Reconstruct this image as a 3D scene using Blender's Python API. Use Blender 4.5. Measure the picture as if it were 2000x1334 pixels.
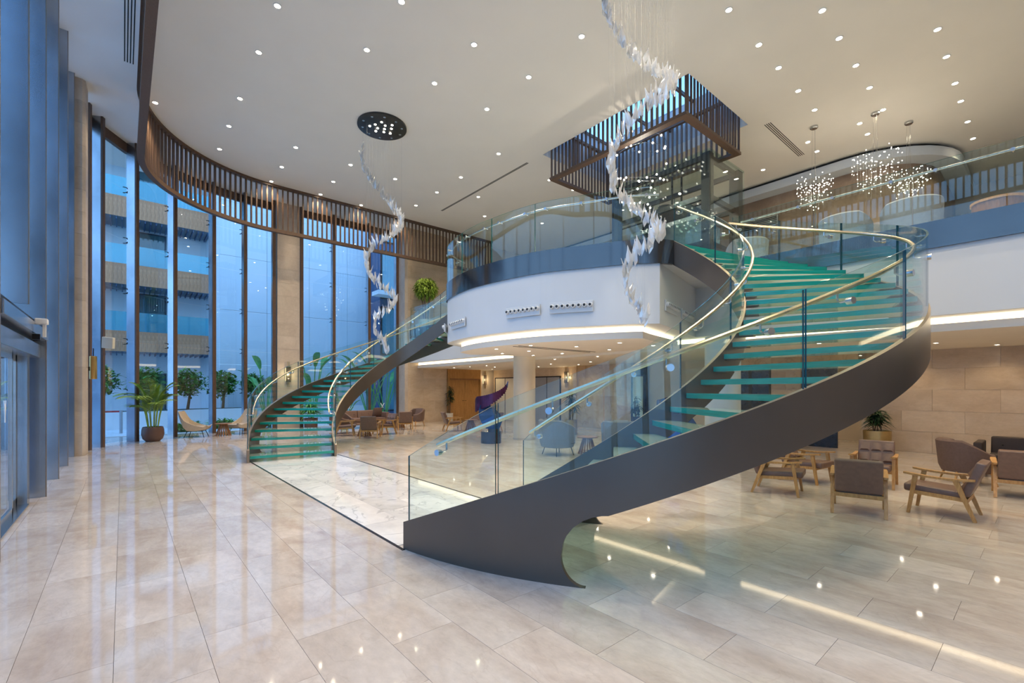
import bpy, bmesh, math, random
from mathutils import Vector, Matrix
random.seed(7)
PI = math.pi
for o in list(bpy.data.objects):
    bpy.data.objects.remove(o)
sc = bpy.context.scene
COL = sc.collection

# ------------------------------------------------------------------ camera, sky, exposure
# World axes: x runs from the glass entrance front into the building, y along it, metres.
cam_d = bpy.data.cameras.new('camera')
cam_d.sensor_width = 36.0
cam_d.lens = 897.0 / 2000.0 * 36.0
cam_d.shift_y = (759 - 667) / 2000.0
cam_d.clip_start = 0.05
cam = bpy.data.objects.new('camera', cam_d)
cam.location = (0, 0, 1.6)
cam.rotation_euler = (PI / 2, 0, -0.703)
COL.objects.link(cam)
sc.camera = cam

world = bpy.data.worlds.new('dusk_sky')
sc.world = world
world.use_nodes = True
wn = world.node_tree
wn.nodes.clear()
w_out = wn.nodes.new('ShaderNodeOutputWorld')
w_bg = wn.nodes.new('ShaderNodeBackground')
w_tc = wn.nodes.new('ShaderNodeTexCoord')
w_sep = wn.nodes.new('ShaderNodeSeparateXYZ')
w_ramp = wn.nodes.new('ShaderNodeValToRGB')
w_ramp.color_ramp.elements[0].position = 0.0
w_ramp.color_ramp.elements[0].color = (0.42, 0.66, 0.95, 1)
w_ramp.color_ramp.elements[1].position = 0.8
w_ramp.color_ramp.elements[1].color = (0.20, 0.46, 0.95, 1)
wn.links.new(w_tc.outputs['Generated'], w_sep.inputs[0])
wn.links.new(w_sep.outputs['Z'], w_ramp.inputs[0])
wn.links.new(w_ramp.outputs[0], w_bg.inputs['Color'])
wn.links.new(w_bg.outputs[0], w_out.inputs[0])
w_bg.inputs['Strength'].default_value = 1.68

P_MAIN = 120.0
P_UPPER = 48.0      # downlights in the high ceiling
P_LOW = 20.0        # downlights under the upper floor
S_COVE = 3.0       # cove strips

vs = sc.view_settings
vs.view_transform = 'Standard'
vs.look = 'None'
vs.gamma = 1.0
vs.use_curve_mapping = False
vs.exposure = 0.6
cy = sc.cycles
cy.max_bounces = 9
cy.diffuse_bounces = 4
cy.glossy_bounces = 4
cy.transmission_bounces = 4
cy.transparent_max_bounces = 28
cy.caustics_reflective = False
cy.caustics_refractive = False
cy.sample_clamp_indirect = 4.0
cy.use_denoising = True
cy.use_adaptive_sampling = True
cy.adaptive_threshold = 0.02

# ------------------------------------------------------------------ materials
MATS = {}


def nodes_of(name):
    m = bpy.data.materials.new(name)
    m.use_nodes = True
    nt = m.node_tree
    b = nt.nodes['Principled BSDF']
    MATS[name] = m
    return m, nt, b


def mat(name, col, rough=0.5, metal=0.0, noise=0.0, scale=8.0, stretch=(1, 1, 1), bump=0.0, spec=None, coat=0.0, emit=None, estr=0.0, trans=0.0):
    m, nt, b = nodes_of(name)
    b.inputs['Base Color'].default_value = (*col, 1)
    b.inputs['Roughness'].default_value = rough
    b.inputs['Metallic'].default_value = metal
    if spec is not None:
        b.inputs['Specular IOR Level'].default_value = spec
    if coat:
        b.inputs['Coat Weight'].default_value = coat
        b.inputs['Coat Roughness'].default_value = 0.05
    if trans:
        b.inputs['Transmission Weight'].default_value = trans
    if emit:
        b.inputs['Emission Color'].default_value = (*emit, 1)
        b.inputs['Emission Strength'].default_value = estr
    if noise or bump:
        tc = nt.nodes.new('ShaderNodeTexCoord')
        mp = nt.nodes.new('ShaderNodeMapping')
        mp.inputs['Scale'].default_value = stretch
        nz = nt.nodes.new('ShaderNodeTexNoise')
        nz.inputs['Scale'].default_value = scale
        nz.inputs['Detail'].default_value = 6
        nt.links.new(tc.outputs['Object'], mp.inputs[0])
        nt.links.new(mp.outputs[0], nz.inputs['Vector'])
        if noise:
            rp = nt.nodes.new('ShaderNodeValToRGB')
            lo = [max(0, c * (1 - noise)) for c in col]
            hi = [min(1, c * (1 + noise)) for c in col]
            rp.color_ramp.elements[0].position = 0.3
            rp.color_ramp.elements[0].color = (*lo, 1)
            rp.color_ramp.elements[1].position = 0.7
            rp.color_ramp.elements[1].color = (*hi, 1)
            nt.links.new(nz.outputs['Fac'], rp.inputs[0])
            nt.links.new(rp.outputs[0], b.inputs['Base Color'])
        if bump:
            bp = nt.nodes.new('ShaderNodeBump')
            bp.inputs['Strength'].default_value = bump
            bp.inputs['Distance'].default_value = 0.01
            nt.links.new(nz.outputs['Fac'], bp.inputs['Height'])
            nt.links.new(bp.outputs[0], b.inputs['Normal'])
    return m


def stone(name, base, dark, light, rough=0.08, scale=1.3, stretch=(1, 1, 1), vein=0.5, veincol=(0.5, 0.45, 0.4), vary=0.12, spec=0.5, fine=0.08):
    """Polished or honed stone: every slab its own tone, cloudy figure and thin veins."""
    m, nt, b = nodes_of(name)
    N = nt.nodes.new
    L = nt.links.new
    geo = N('ShaderNodeNewGeometry')
    oi = N('ShaderNodeObjectInfo')
    add = N('ShaderNodeMath'); add.operation = 'ADD'
    L(geo.outputs['Random Per Island'], add.inputs[0]); L(oi.outputs['Random'], add.inputs[1])
    fr = N('ShaderNodeMath'); fr.operation = 'FRACT'
    L(add.outputs[0], fr.inputs[0])
    mul = N('ShaderNodeMath'); mul.operation = 'MULTIPLY'; mul.inputs[1].default_value = 37.0
    L(fr.outputs[0], mul.inputs[0])
    off = N('ShaderNodeVectorMath'); off.operation = 'ADD'
    mp = N('ShaderNodeMapping'); mp.inputs['Scale'].default_value = stretch
    L(geo.outputs['Position'], off.inputs[0]); L(mul.outputs[0], off.inputs[1])
    L(off.outputs[0], mp.inputs[0])
    n1 = N('ShaderNodeTexNoise'); n1.inputs['Scale'].default_value = scale; n1.inputs['Detail'].default_value = 8; n1.inputs['Distortion'].default_value = 0.8
    L(mp.outputs[0], n1.inputs['Vector'])
    rp = N('ShaderNodeValToRGB')
    e = rp.color_ramp.elements
    e[0].position = 0.25; e[0].color = (*dark, 1)
    e[1].position = 0.75; e[1].color = (*light, 1)
    em = e.new(0.5); em.color = (*base, 1)
    L(n1.outputs['Fac'], rp.inputs[0])
    n2 = N('ShaderNodeTexNoise'); n2.inputs['Scale'].default_value = scale * 0.9; n2.inputs['Detail'].default_value = 10; n2.inputs['Distortion'].default_value = 1.8
    L(mp.outputs[0], n2.inputs['Vector'])
    vr = N('ShaderNodeValToRGB')
    ve = vr.color_ramp.elements
    ve[0].position = 0.485; ve[0].color = (0, 0, 0, 1)
    ve[1].position = 0.515; ve[1].color = (0, 0, 0, 1)
    vm = ve.new(0.5); vm.color = (1, 1, 1, 1)
    L(n2.outputs['Fac'], vr.inputs[0])
    vmul = N('ShaderNodeMath'); vmul.operation = 'MULTIPLY'; vmul.inputs[1].default_value = vein
    L(vr.outputs[0], vmul.inputs[0])
    mx = N('ShaderNodeMix'); mx.data_type = 'RGBA'
    L(vmul.outputs[0], mx.inputs['Factor']); L(rp.outputs[0], mx.inputs['A']); mx.inputs['B'].default_value = (*veincol, 1)
    n3 = N('ShaderNodeTexNoise'); n3.inputs['Scale'].default_value = scale * 7.0; n3.inputs['Detail'].default_value = 8; n3.inputs['Roughness'].default_value = 0.7
    L(mp.outputs[0], n3.inputs['Vector'])
    fr3 = N('ShaderNodeMapRange'); fr3.inputs['From Min'].default_value = 0.3; fr3.inputs['From Max'].default_value = 0.7; fr3.inputs['To Min'].default_value = 1 - fine; fr3.inputs['To Max'].default_value = 1 + fine * 0.6
    L(n3.outputs['Fac'], fr3.inputs['Value'])
    mm = N('ShaderNodeVectorMath'); mm.operation = 'SCALE'
    L(mx.outputs['Result'], mm.inputs[0]); L(fr3.outputs[0], mm.inputs['Scale'])
    hsv = N('ShaderNodeHueSaturation')
    mr = N('ShaderNodeMapRange'); mr.inputs['To Min'].default_value = 1 - vary; mr.inputs['To Max'].default_value = 1 + vary * 0.6
    L(fr.outputs[0], mr.inputs['Value']); L(mr.outputs[0], hsv.inputs['Value'])
    L(mm.outputs[0], hsv.inputs['Color'])
    L(hsv.outputs[0], b.inputs['Base Color'])
    b.inputs['Roughness'].default_value = rough
    b.inputs['Specular IOR Level'].default_value = spec
    return m


def thin_glass(name, tint, f0=0.06, rough=0.0, refl=(1, 1, 1), body=0.0, bodycol=(0.8, 0.9, 0.88)):
    """Clear sheet glass: straight-through tint plus a mirror term that grows at grazing angles."""
    m = bpy.data.materials.new(name); m.use_nodes = True; MATS[name] = m
    nt = m.node_tree; nt.nodes.clear(); N = nt.nodes.new; L = nt.links.new
    out = N('ShaderNodeOutputMaterial')
    tr = N('ShaderNodeBsdfTransparent'); tr.inputs[0].default_value = (*tint, 1)
    gl = N('ShaderNodeBsdfGlossy'); gl.inputs['Color'].default_value = (*refl, 1); gl.inputs['Roughness'].default_value = rough
    lw = N('ShaderNodeLayerWeight'); lw.inputs['Blend'].default_value = 0.5
    pw = N('ShaderNodeMath'); pw.operation = 'POWER'; pw.inputs[1].default_value = 4.0
    L(lw.outputs['Facing'], pw.inputs[0])
    ma = N('ShaderNodeMath'); ma.operation = 'MULTIPLY_ADD'; ma.inputs[1].default_value = 1 - f0 - 0.15; ma.inputs[2].default_value = f0
    L(pw.outputs[0], ma.inputs[0])
    mx = N('ShaderNodeMixShader')
    L(ma.outputs[0], mx.inputs[0])
    base = tr.outputs[0]
    if body:
        df = N('ShaderNodeBsdfTranslucent'); df.inputs[0].default_value = (*bodycol, 1)
        d2 = N('ShaderNodeBsdfDiffuse'); d2.inputs[0].default_value = (*bodycol, 1)
        m1 = N('ShaderNodeMixShader'); m1.inputs[0].default_value = 0.5
        L(df.outputs[0], m1.inputs[1]); L(d2.outputs[0], m1.inputs[2])
        m2 = N('ShaderNodeMixShader'); m2.inputs[0].default_value = body
        L(tr.outputs[0], m2.inputs[1]); L(m1.outputs[0], m2.inputs[2])
        base = m2.outputs[0]
    L(base, mx.inputs[1]); L(gl.outputs[0], mx.inputs[2])
    L(mx.outputs[0], out.inputs[0])
    return m


def emission(name, col, strength):
    m = bpy.data.materials.new(name); m.use_nodes = True; MATS[name] = m
    nt = m.node_tree; nt.nodes.clear()
    out = nt.nodes.new('ShaderNodeOutputMaterial'); e = nt.nodes.new('ShaderNodeEmission')
    e.inputs[0].default_value = (*col, 1); e.inputs[1].default_value = strength
    nt.links.new(e.outputs[0], out.inputs[0])
    return m


def wood(name, a, b_, scale=6.0, stretch=(1, 1, 0.08), rough=0.45):
    m, nt, b = nodes_of(name)
    N = nt.nodes.new; L = nt.links.new
    tc = N('ShaderNodeTexCoord'); mp = N('ShaderNodeMapping'); mp.inputs['Scale'].default_value = stretch
    nz = N('ShaderNodeTexNoise'); nz.inputs['Scale'].default_value = scale * 4; nz.inputs['Detail'].default_value = 6; nz.inputs['Distortion'].default_value = 0.6
    rp = N('ShaderNodeValToRGB')
    rp.color_ramp.elements[0].position = 0.3; rp.color_ramp.elements[0].color = (*a, 1)
    rp.color_ramp.elements[1].position = 0.7; rp.color_ramp.elements[1].color = (*b_, 1)
    L(tc.outputs['Object'], mp.inputs[0]); L(mp.outputs[0], nz.inputs['Vector']); L(nz.outputs['Fac'], rp.inputs[0])
    L(rp.outputs[0], b.inputs['Base Color'])
    b.inputs['Roughness'].default_value = rough
    return m


stone('floor_marble', (0.62, 0.55, 0.485), (0.50, 0.415, 0.35), (0.69, 0.635, 0.58), rough=0.05, scale=2.6, stretch=(1.0, 0.5, 1), vein=0.20, veincol=(0.42, 0.33, 0.27), vary=0.11, spec=0.55, fine=0.12)
stone('white_marble', (0.80, 0.79, 0.78), (0.62, 0.62, 0.63), (0.86, 0.85, 0.84), rough=0.06, scale=1.2, stretch=(1, 0.7, 1), vein=0.60, veincol=(0.36, 0.36, 0.38), vary=0.13, spec=0.6)
stone('wall_limestone', (0.60, 0.47, 0.33), (0.52, 0.39, 0.26), (0.66, 0.54, 0.40), rough=0.35, scale=1.5, stretch=(1, 1, 2.0), vein=0.15, veincol=(0.46, 0.32, 0.2), vary=0.08)
stone('pier_stone', (0.58, 0.49, 0.40), (0.50, 0.41, 0.33), (0.64, 0.55, 0.46), rough=0.5, scale=2.0, vein=0.08, vary=0.07)
stone('onyx', (0.62, 0.44, 0.24), (0.45, 0.29, 0.13), (0.74, 0.57, 0.36), rough=0.15, scale=0.9, vein=0.35, veincol=(0.28, 0.17, 0.08), vary=0.10)
stone('brown_stone', (0.32, 0.22, 0.15), (0.22, 0.145, 0.095), (0.42, 0.31, 0.22), rough=0.3, scale=1.3, vein=0.3, veincol=(0.2, 0.13, 0.08), vary=0.08)
mat('grout', (0.47, 0.40, 0.34), 0.8, noise=0.05)
mat('grout_light', (0.62, 0.52, 0.40), 0.8, noise=0.05)
mat('ceiling_paint', (0.84, 0.785, 0.70), 0.75, noise=0.015, scale=1.0)
mat('soffit_paint_lit', (0.92, 0.90, 0.87), 0.75, noise=0.01, scale=1.0)  # lighter than the ceiling paint: missing bounce light put into the colour
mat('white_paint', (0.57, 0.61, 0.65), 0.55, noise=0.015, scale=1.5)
mat('beige_paint', (0.66, 0.58, 0.47), 0.7, noise=0.02, scale=1.0)
mat('bronze_metal', (0.125, 0.105, 0.088), 0.30, metal=0.6, noise=0.05, scale=2.0)
mat('fascia_metal', (0.125, 0.12, 0.12), 0.11, metal=0.92, noise=0.05, scale=2.0)
mat('stringer_edge', (0.30, 0.24, 0.19), 0.35, metal=0.7)
wood('dark_wood', (0.075, 0.042, 0.026), (0.145, 0.082, 0.05), 5, (6, 6, 0.5), 0.5)
mat('dark_slot', (0.012, 0.012, 0.012), 0.6)
mat('brushed_steel', (0.40, 0.45, 0.52), 0.24, metal=0.95, noise=0.30, scale=1.1, stretch=(1, 1, 0.6))
mat('steel', (0.55, 0.56, 0.58), 0.22, metal=1.0, noise=0.03)
mat('black_metal', (0.02, 0.02, 0.022), 0.4, metal=0.6)
mat('champagne', (0.78, 0.66, 0.46), 0.22, metal=1.0, noise=0.03)
mat('brass', (0.62, 0.42, 0.16), 0.3, metal=1.0, noise=0.08, scale=5)
mat('gold_pot', (0.52, 0.37, 0.16), 0.38, metal=0.8, noise=0.12, scale=6, bump=0.2)
mat('glass_edge', (0.01, 0.17, 0.16), 0.12, noise=0.05)
mat('glass_edge_dark', (0.012, 0.075, 0.11), 0.1, noise=0.05)
mat('tread_edge', (0.004, 0.27, 0.225), 0.08, noise=0.25, scale=3, stretch=(1, 1, 30), spec=0.7)
thin_glass('rail_glass', (0.91, 0.97, 0.95), f0=0.038)
thin_glass('facade_glass', (0.86, 0.95, 1.0), f0=0.05)
thin_glass('tread_glass', (0.76, 0.94, 0.88), f0=0.07, body=0.52, bodycol=(0.80, 0.93, 0.86))
thin_glass('crystal', (0.95, 0.96, 0.97), f0=0.22, rough=0.05, body=0.46, bodycol=(0.98, 0.98, 0.98))
thin_glass('lamp_wire', (0.96, 0.96, 0.96), f0=0.04, rough=0.3, body=0.10)
emission('lamp_warm', (1.0, 0.86, 0.62), 42.0)
emission('lamp_small', (1.0, 0.90, 0.74), 26.0)
emission('cove_glow', (1.0, 0.80, 0.52), S_COVE)
emission('bead_light', (1.0, 0.93, 0.80), 7.0)
emission('sconce_glow', (1.0, 0.75, 0.4), 1.2)
mat('lamp_rim', (0.8, 0.78, 0.74), 0.4, noise=0.02)
mat('taupe_leather', (0.185, 0.108, 0.078), 0.42, noise=0.10, scale=20, bump=0.08)
mat('brown_fabric', (0.15, 0.092, 0.072), 0.75, noise=0.10, scale=30, bump=0.1)
mat('dark_fabric', (0.045, 0.028, 0.022), 0.7, noise=0.1, scale=30)
mat('grey_fabric', (0.20, 0.19, 0.18), 0.8, noise=0.08, scale=30)
mat('beige_fabric', (0.50, 0.41, 0.31), 0.8, noise=0.06, scale=25)
mat('pale_fabric', (0.30, 0.31, 0.34), 0.8, noise=0.06, scale=25)
wood('oak', (0.42, 0.20, 0.055), (0.60, 0.33, 0.11), 4, (3, 3, 0.6), 0.4)
wood('walnut', (0.20, 0.09, 0.035), (0.34, 0.165, 0.07), 4, (3, 3, 0.5), 0.42)
wood('door_wood', (0.40, 0.20, 0.06), (0.56, 0.30, 0.10), 3, (2, 2, 0.25), 0.45)
wood('facade_wood', (0.50, 0.20, 0.085), (0.78, 0.37, 0.18), 3, (5, 5, 0.4), 0.6)
mat('pot_brown', (0.12, 0.065, 0.05), 0.4, noise=0.15, scale=4)
mat('pot_white', (0.62, 0.58, 0.50), 0.5, noise=0.04)
mat('soil', (0.045, 0.03, 0.02), 0.95, noise=0.3, scale=30)
mat('trunk', (0.16, 0.10, 0.055), 0.8, noise=0.25, scale=12)
mat('leaf_green', (0.12, 0.31, 0.05), 0.5, noise=0.35, scale=5)
mat('leaf_palm', (0.30, 0.44, 0.06), 0.45, noise=0.35, scale=4)
mat('leaf_dark', (0.018, 0.055, 0.018), 0.5, noise=0.4, scale=6)
mat('leaf_banana', (0.12, 0.38, 0.07), 0.4, noise=0.3, scale=3)
mat('sculpt_purple', (0.075, 0.022, 0.075), 0.25, metal=0.5, noise=0.4, scale=5)
mat('sculpt_blue', (0.012, 0.06, 0.24), 0.18, metal=0.5, noise=0.3, scale=3)
mat('plinth_black', (0.025, 0.018, 0.018), 0.2, noise=0.2, scale=5)
mat('ext_white', (0.80, 0.82, 0.84), 0.7, noise=0.025, scale=0.6)
mat('ext_grey', (0.35, 0.38, 0.42), 0.7, noise=0.05)
mat('ext_dark', (0.02, 0.035, 0.06), 0.25, noise=0.2)
mat('dark_glazing', (0.012, 0.013, 0.015), 0.12, noise=0.2)
mat('louvre_blue', (0.05, 0.10, 0.20), 0.5, noise=0.1)
thin_glass('ext_rail_glass', (0.45, 0.88, 0.95), f0=0.10, body=0.25, bodycol=(0.30, 0.90, 1.0))
mat('gravel', (0.76, 0.79, 0.82), 0.9, noise=0.25, scale=14, bump=0.5)
mat('frosted_pane', (0.66, 0.84, 0.78), 0.4, noise=0.03, trans=0.0)
mat('red_paint', (0.45, 0.03, 0.03), 0.4, noise=0.1)
mat('decal_white', (0.85, 0.86, 0.88), 0.6, noise=0.01)
mat('ivory', (0.78, 0.74, 0.62), 0.5, noise=0.02)
mat('elevator_dark', (0.05, 0.052, 0.055), 0.35, metal=0.7, noise=0.1)
M = MATS


# ------------------------------------------------------------------ mesh helpers
class MB:
    def __init__(s):
        s.v = []; s.f = []; s.m = []

    def quad(s, a, b, c, d, mi=0):
        n = len(s.v); s.v += [tuple(a), tuple(b), tuple(c), tuple(d)]; s.f.append((n, n + 1, n + 2, n + 3)); s.m.append(mi)

    def tri(s, a, b, c, mi=0):
        n = len(s.v); s.v += [tuple(a), tuple(b), tuple(c)]; s.f.append((n, n + 1, n + 2)); s.m.append(mi)

    def box(s, x0, y0, z0, x1, y1, z1, mi=0):
        n = len(s.v)
        s.v += [(x0, y0, z0), (x1, y0, z0), (x1, y1, z0), (x0, y1, z0), (x0, y0, z1), (x1, y0, z1), (x1, y1, z1), (x0, y1, z1)]
        for q in ((0, 3, 2, 1), (4, 5, 6, 7), (0, 1, 5, 4), (1, 2, 6, 5), (2, 3, 7, 6), (3, 0, 4, 7)):
            s.f.append(tuple(n + i for i in q)); s.m.append(mi)

    def hexa(s, lo, hi, mi=0):
        """lo, hi: four points each, same winding (counter-clockwise from above)."""
        n = len(s.v); s.v += [tuple(p) for p in lo] + [tuple(p) for p in hi]
        for q in ((0, 3, 2, 1), (4, 5, 6, 7), (0, 1, 5, 4), (1, 2, 6, 5), (2, 3, 7, 6), (3, 0, 4, 7)):
            s.f.append(tuple(n + i for i in q)); s.m.append(mi)

    def beam(s, a, b, w, h, mi=0, up=(0, 0, 1), w2=None, h2=None):
        a = Vector(a); b = Vector(b); d = (b - a).normalized(); up = Vector(up)
        if abs(d.dot(up)) > 0.98: up = Vector((0, 1, 0))
        x = d.cross(up).normalized(); y = x.cross(d).normalized()
        w2 = w if w2 is None else w2; h2 = h if h2 is None else h2
        r = lambda p, ww, hh: [p - x * ww / 2 - y * hh / 2, p + x * ww / 2 - y * hh / 2, p + x * ww / 2 + y * hh / 2, p - x * ww / 2 + y * hh / 2]
        s.loft([r(a, w, h), r(b, w2, h2)], True, mi)

    def loft(s, rings, caps=True, mi=0, closed=True):
        n = len(s.v); k = len(rings[0])
        for r in rings: s.v += [tuple(p) for p in r]
        for i in range(len(rings) - 1):
            for j in range(k if closed else k - 1):
                a = n + i * k + j; b = n + i * k + (j + 1) % k
                s.f.append((a, b, b + k, a + k)); s.m.append(mi)
        if caps and closed:
            s.f.append(tuple(n + j for j in reversed(range(k)))); s.m.append(mi)
            s.f.append(tuple(n + (len(rings) - 1) * k + j for j in range(k))); s.m.append(mi)

    def tube(s, pts, r, n=8, mi=0, caps=True, rads=None):
        pts = [Vector(p) for p in pts]; rings = []
        prev = None
        for i, p in enumerate(pts):
            d = (pts[min(i + 1, len(pts) - 1)] - pts[max(i - 1, 0)]).normalized()
            if prev is None:
                up = Vector((0, 0, 1)) if abs(d.z) < 0.95 else Vector((1, 0, 0))
                x = d.cross(up).normalized()
            else:
                x = (prev - d * prev.dot(d)).normalized()
            prev = x; y = d.cross(x)
            rr = rads[i] if rads else r
            rings.append([p + (x * math.cos(2 * PI * j / n) + y * math.sin(2 * PI * j / n)) * rr for j in range(n)])
        s.loft(rings, caps, mi)

    def lathe(s, prof, n=24, c=(0, 0, 0), mi=0, caps=True):
        s.loft([[(c[0] + r * math.cos(2 * PI * j / n), c[1] + r * math.sin(2 * PI * j / n), c[2] + z) for j in range(n)] for r, z in prof], caps, mi)

    def prism(s, poly, z0, z1, mi=0, mside=None):
        n = len(s.v); k = len(poly)
        s.v += [(p[0], p[1], z0) for p in poly] + [(p[0], p[1], z1) for p in poly]
        s.f.append(tuple(n + j for j in reversed(range(k)))); s.m.append(mi)
        s.f.append(tuple(n + k + j for j in range(k))); s.m.append(mi)
        for j in range(k):
            a = n + j; b = n + (j + 1) % k
            s.f.append((a, b, b + k, a + k)); s.m.append(mi if mside is None else mside)

    def sphere(s, c, r, nu=8, nv=6, mi=0, sx=1, sy=1, sz=1):
        rings = []
        for i in range(1, nv):
            t = PI * i / nv
            rings.append([(c[0] + sx * r * math.sin(t) * math.cos(2 * PI * j / nu), c[1] + sy * r * math.sin(t) * math.sin(2 * PI * j / nu), c[2] - sz * r * math.cos(t)) for j in range(nu)])
        s.loft(rings, True, mi)

    def band(s, inner, outer, z0, z1, mi=0, closed=False, mtop=None):
        """Vertical curved wall between two plan curves (same length)."""
        k = len(inner); seq = range(k if closed else k - 1)
        mt = mi if mtop is None else mtop
        n = len(s.v)
        g = lambda a, i: a[i] if isinstance(a, (list, tuple)) else a
        for i in range(k):
            s.v += [(inner[i][0], inner[i][1], g(z0, i)), (outer[i][0], outer[i][1], g(z0, i)), (outer[i][0], outer[i][1], g(z1, i)), (inner[i][0], inner[i][1], g(z1, i))]
        for i in seq:
            a = n + 4 * i; b = n + 4 * ((i + 1) % k)
            for j, mm in ((0, mi), (1, mi), (2, mt), (3, mi)):
                j2 = (j + 1) % 4
                s.f.append((a + j, b + j, b + j2, a + j2)); s.m.append(mm)
        if not closed:
            s.f.append((n, n + 1, n + 2, n + 3)); s.m.append(mt)
            e = n + 4 * (k - 1); s.f.append((e + 3, e + 2, e + 1, e)); s.m.append(mt)

    def mesh(s, name, mats, smooth=False, bevel=0.0, seg=2, fix=True):
        me = bpy.data.meshes.new(name)
        me.from_pydata(s.v, [], s.f)
        if isinstance(mats, str): mats = [mats]
        for x in mats: me.materials.append(M[x])
        for p, mi in zip(me.polygons, s.m): p.material_index = mi
        if fix or bevel:
            bm = bmesh.new(); bm.from_mesh(me)
            if bevel:
                bmesh.ops.bevel(bm, geom=list(bm.edges), offset=bevel, segments=seg, affect='EDGES', profile=0.6, clamp_overlap=True)
            bmesh.ops.recalc_face_normals(bm, faces=list(bm.faces))
            bm.to_mesh(me); bm.free()
        if smooth:
            for p in me.polygons: p.use_smooth = True
            try: me.set_sharp_from_angle(angle=math.radians(40))
            except Exception: pass
        me.update()
        return me

    def build(s, name, mats, parent=None, smooth=False, bevel=0.0, seg=2, fix=True):
        return link(name, s.mesh(name, mats, smooth, bevel, seg, fix), parent)


def link(name, me, parent=None, loc=None, rz=None):
    o = bpy.data.objects.new(name, me)
    COL.objects.link(o)
    if parent is not None: o.parent = parent
    if loc is not None: o.location = loc
    if rz is not None: o.rotation_euler = (0, 0, rz)
    return o


def empty(name, loc=(0, 0, 0), rz=0.0):
    o = bpy.data.objects.new(name, None); o.empty_display_size = 0.1
    o.location = loc; o.rotation_euler = (0, 0, rz); COL.objects.link(o)
    return o


def tag(o, label=None, cat=None, group=None, kind=None):
    if label: o['label'] = label
    if cat: o['category'] = cat
    if group: o['group'] = group
    if kind: o['kind'] = kind
    return o


def struct(o, label=None, cat=None):
    return tag(o, label, cat, None, 'structure')


def kids(o):
    return [c for c in list(bpy.data.objects) if c.parent == o]


CHILD = {}


def snapshot(root):
    CHILD[root.name] = [(c, [(d) for d in kids(c)]) for c in kids(root)]


def dup(root, loc, rz, label, group=None, scale=None):
    r = root.copy(); COL.objects.link(r); r.location = loc; r.rotation_euler = (0, 0, rz)
    if scale: r.scale = scale
    r['label'] = label
    if group: r['group'] = group
    for c, ds in CHILD[root.name]:
        k = c.copy(); COL.objects.link(k); k.parent = r
        for d in ds:
            e = d.copy(); COL.objects.link(e); e.parent = k
    return r


def place(root, loc, rz, label, group=None):
    root.location = loc; root.rotation_euler = (0, 0, rz); root['label'] = label
    if group: root['group'] = group
    return root


def face(dx, dy):
    """z rotation that turns local +y to the direction (dx, dy)."""
    return math.atan2(-dx, dy)


def catmull(pts, n=8):
    out = []
    P = [pts[0]] + list(pts) + [pts[-1]]
    for i in range(1, len(P) - 2):
        p0, p1, p2, p3 = [Vector(p) for p in P[i - 1:i + 3]]
        for j in range(n):
            t = j / n
            out.append(0.5 * ((2 * p1) + (p2 - p0) * t + (2 * p0 - 5 * p1 + 4 * p2 - p3) * t * t + (3 * p1 - p0 - 3 * p2 + p3) * t ** 3))
    out.append(Vector(pts[-1]))
    return out


def offset_curve(pts, d):
    """Plan curve moved d to its left."""
    out = []
    for i, p in enumerate(pts):
        a = Vector(pts[max(i - 1, 0)][:2]); b = Vector(pts[min(i + 1, len(pts) - 1)][:2])
        t = (b - a).normalized(); out.append(Vector((p[0] - t.y * d, p[1] + t.x * d)))
    return out


# ------------------------------------------------------------------ key plan geometry
Z_CEIL, Z_SOF, Z_UP, Z_FAS, Z_BAND = 9.1, 9.0, 4.23, 4.33, 2.79
CU, CV = 4.4, 14.5                     # centre of the rounded corner of the glass front


def facade_pt(r, s):
    """Point on the rounded front at offset r from the corner centre; s = angle in degrees (180 left, 90 back)."""
    a = math.radians(s)
    return Vector((CU + r * math.cos(a), CV + r * math.sin(a)))


SC_C = Vector((5.861, 4.898)); SC_E1 = Vector((-0.998, 0.0626)); SC_E2 = Vector((-0.0626, -0.998))
SC_A, SC_B, SC_W, SC_P0 = 3.769, 4.119, 1.85, 0.227
TH_END = 2.82
MN = Vector((-0.016, 0.99987)); MD = 7.661


def stair_xy(th, off):
    c, s = math.cos(SC_P0 + th), math.sin(SC_P0 + th)
    nx, ny = c / SC_A, s / SC_B
    n = math.hypot(nx, ny); nx /= n; ny /= n
    return SC_C + SC_E1 * (SC_A * c - off * nx) + SC_E2 * (SC_B * s - off * ny)


_tab = [0.0]
_prev = stair_xy(-0.2, SC_W / 2)
_ths = [-0.2 + 0.01 * i for i in range(341)]
_s = 0.0; _tab = []
for t in _ths:
    p = stair_xy(t, SC_W / 2); _s += (p - _prev).length; _prev = p; _tab.append(_s)
_s0 = _tab[20]


def stair_z(th):
    i = (th + 0.2) / 0.01; k = max(0, min(len(_tab) - 2, int(i))); f = i - k
    s = _tab[k] * (1 - f) + _tab[k + 1] * f - _s0
    return 0.269 + 1.401 * s / 3 + 0.016 * (s / 3) ** 2


def mirror(p):
    return p - MN * 2 * (p.dot(MN) - MD)


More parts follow.
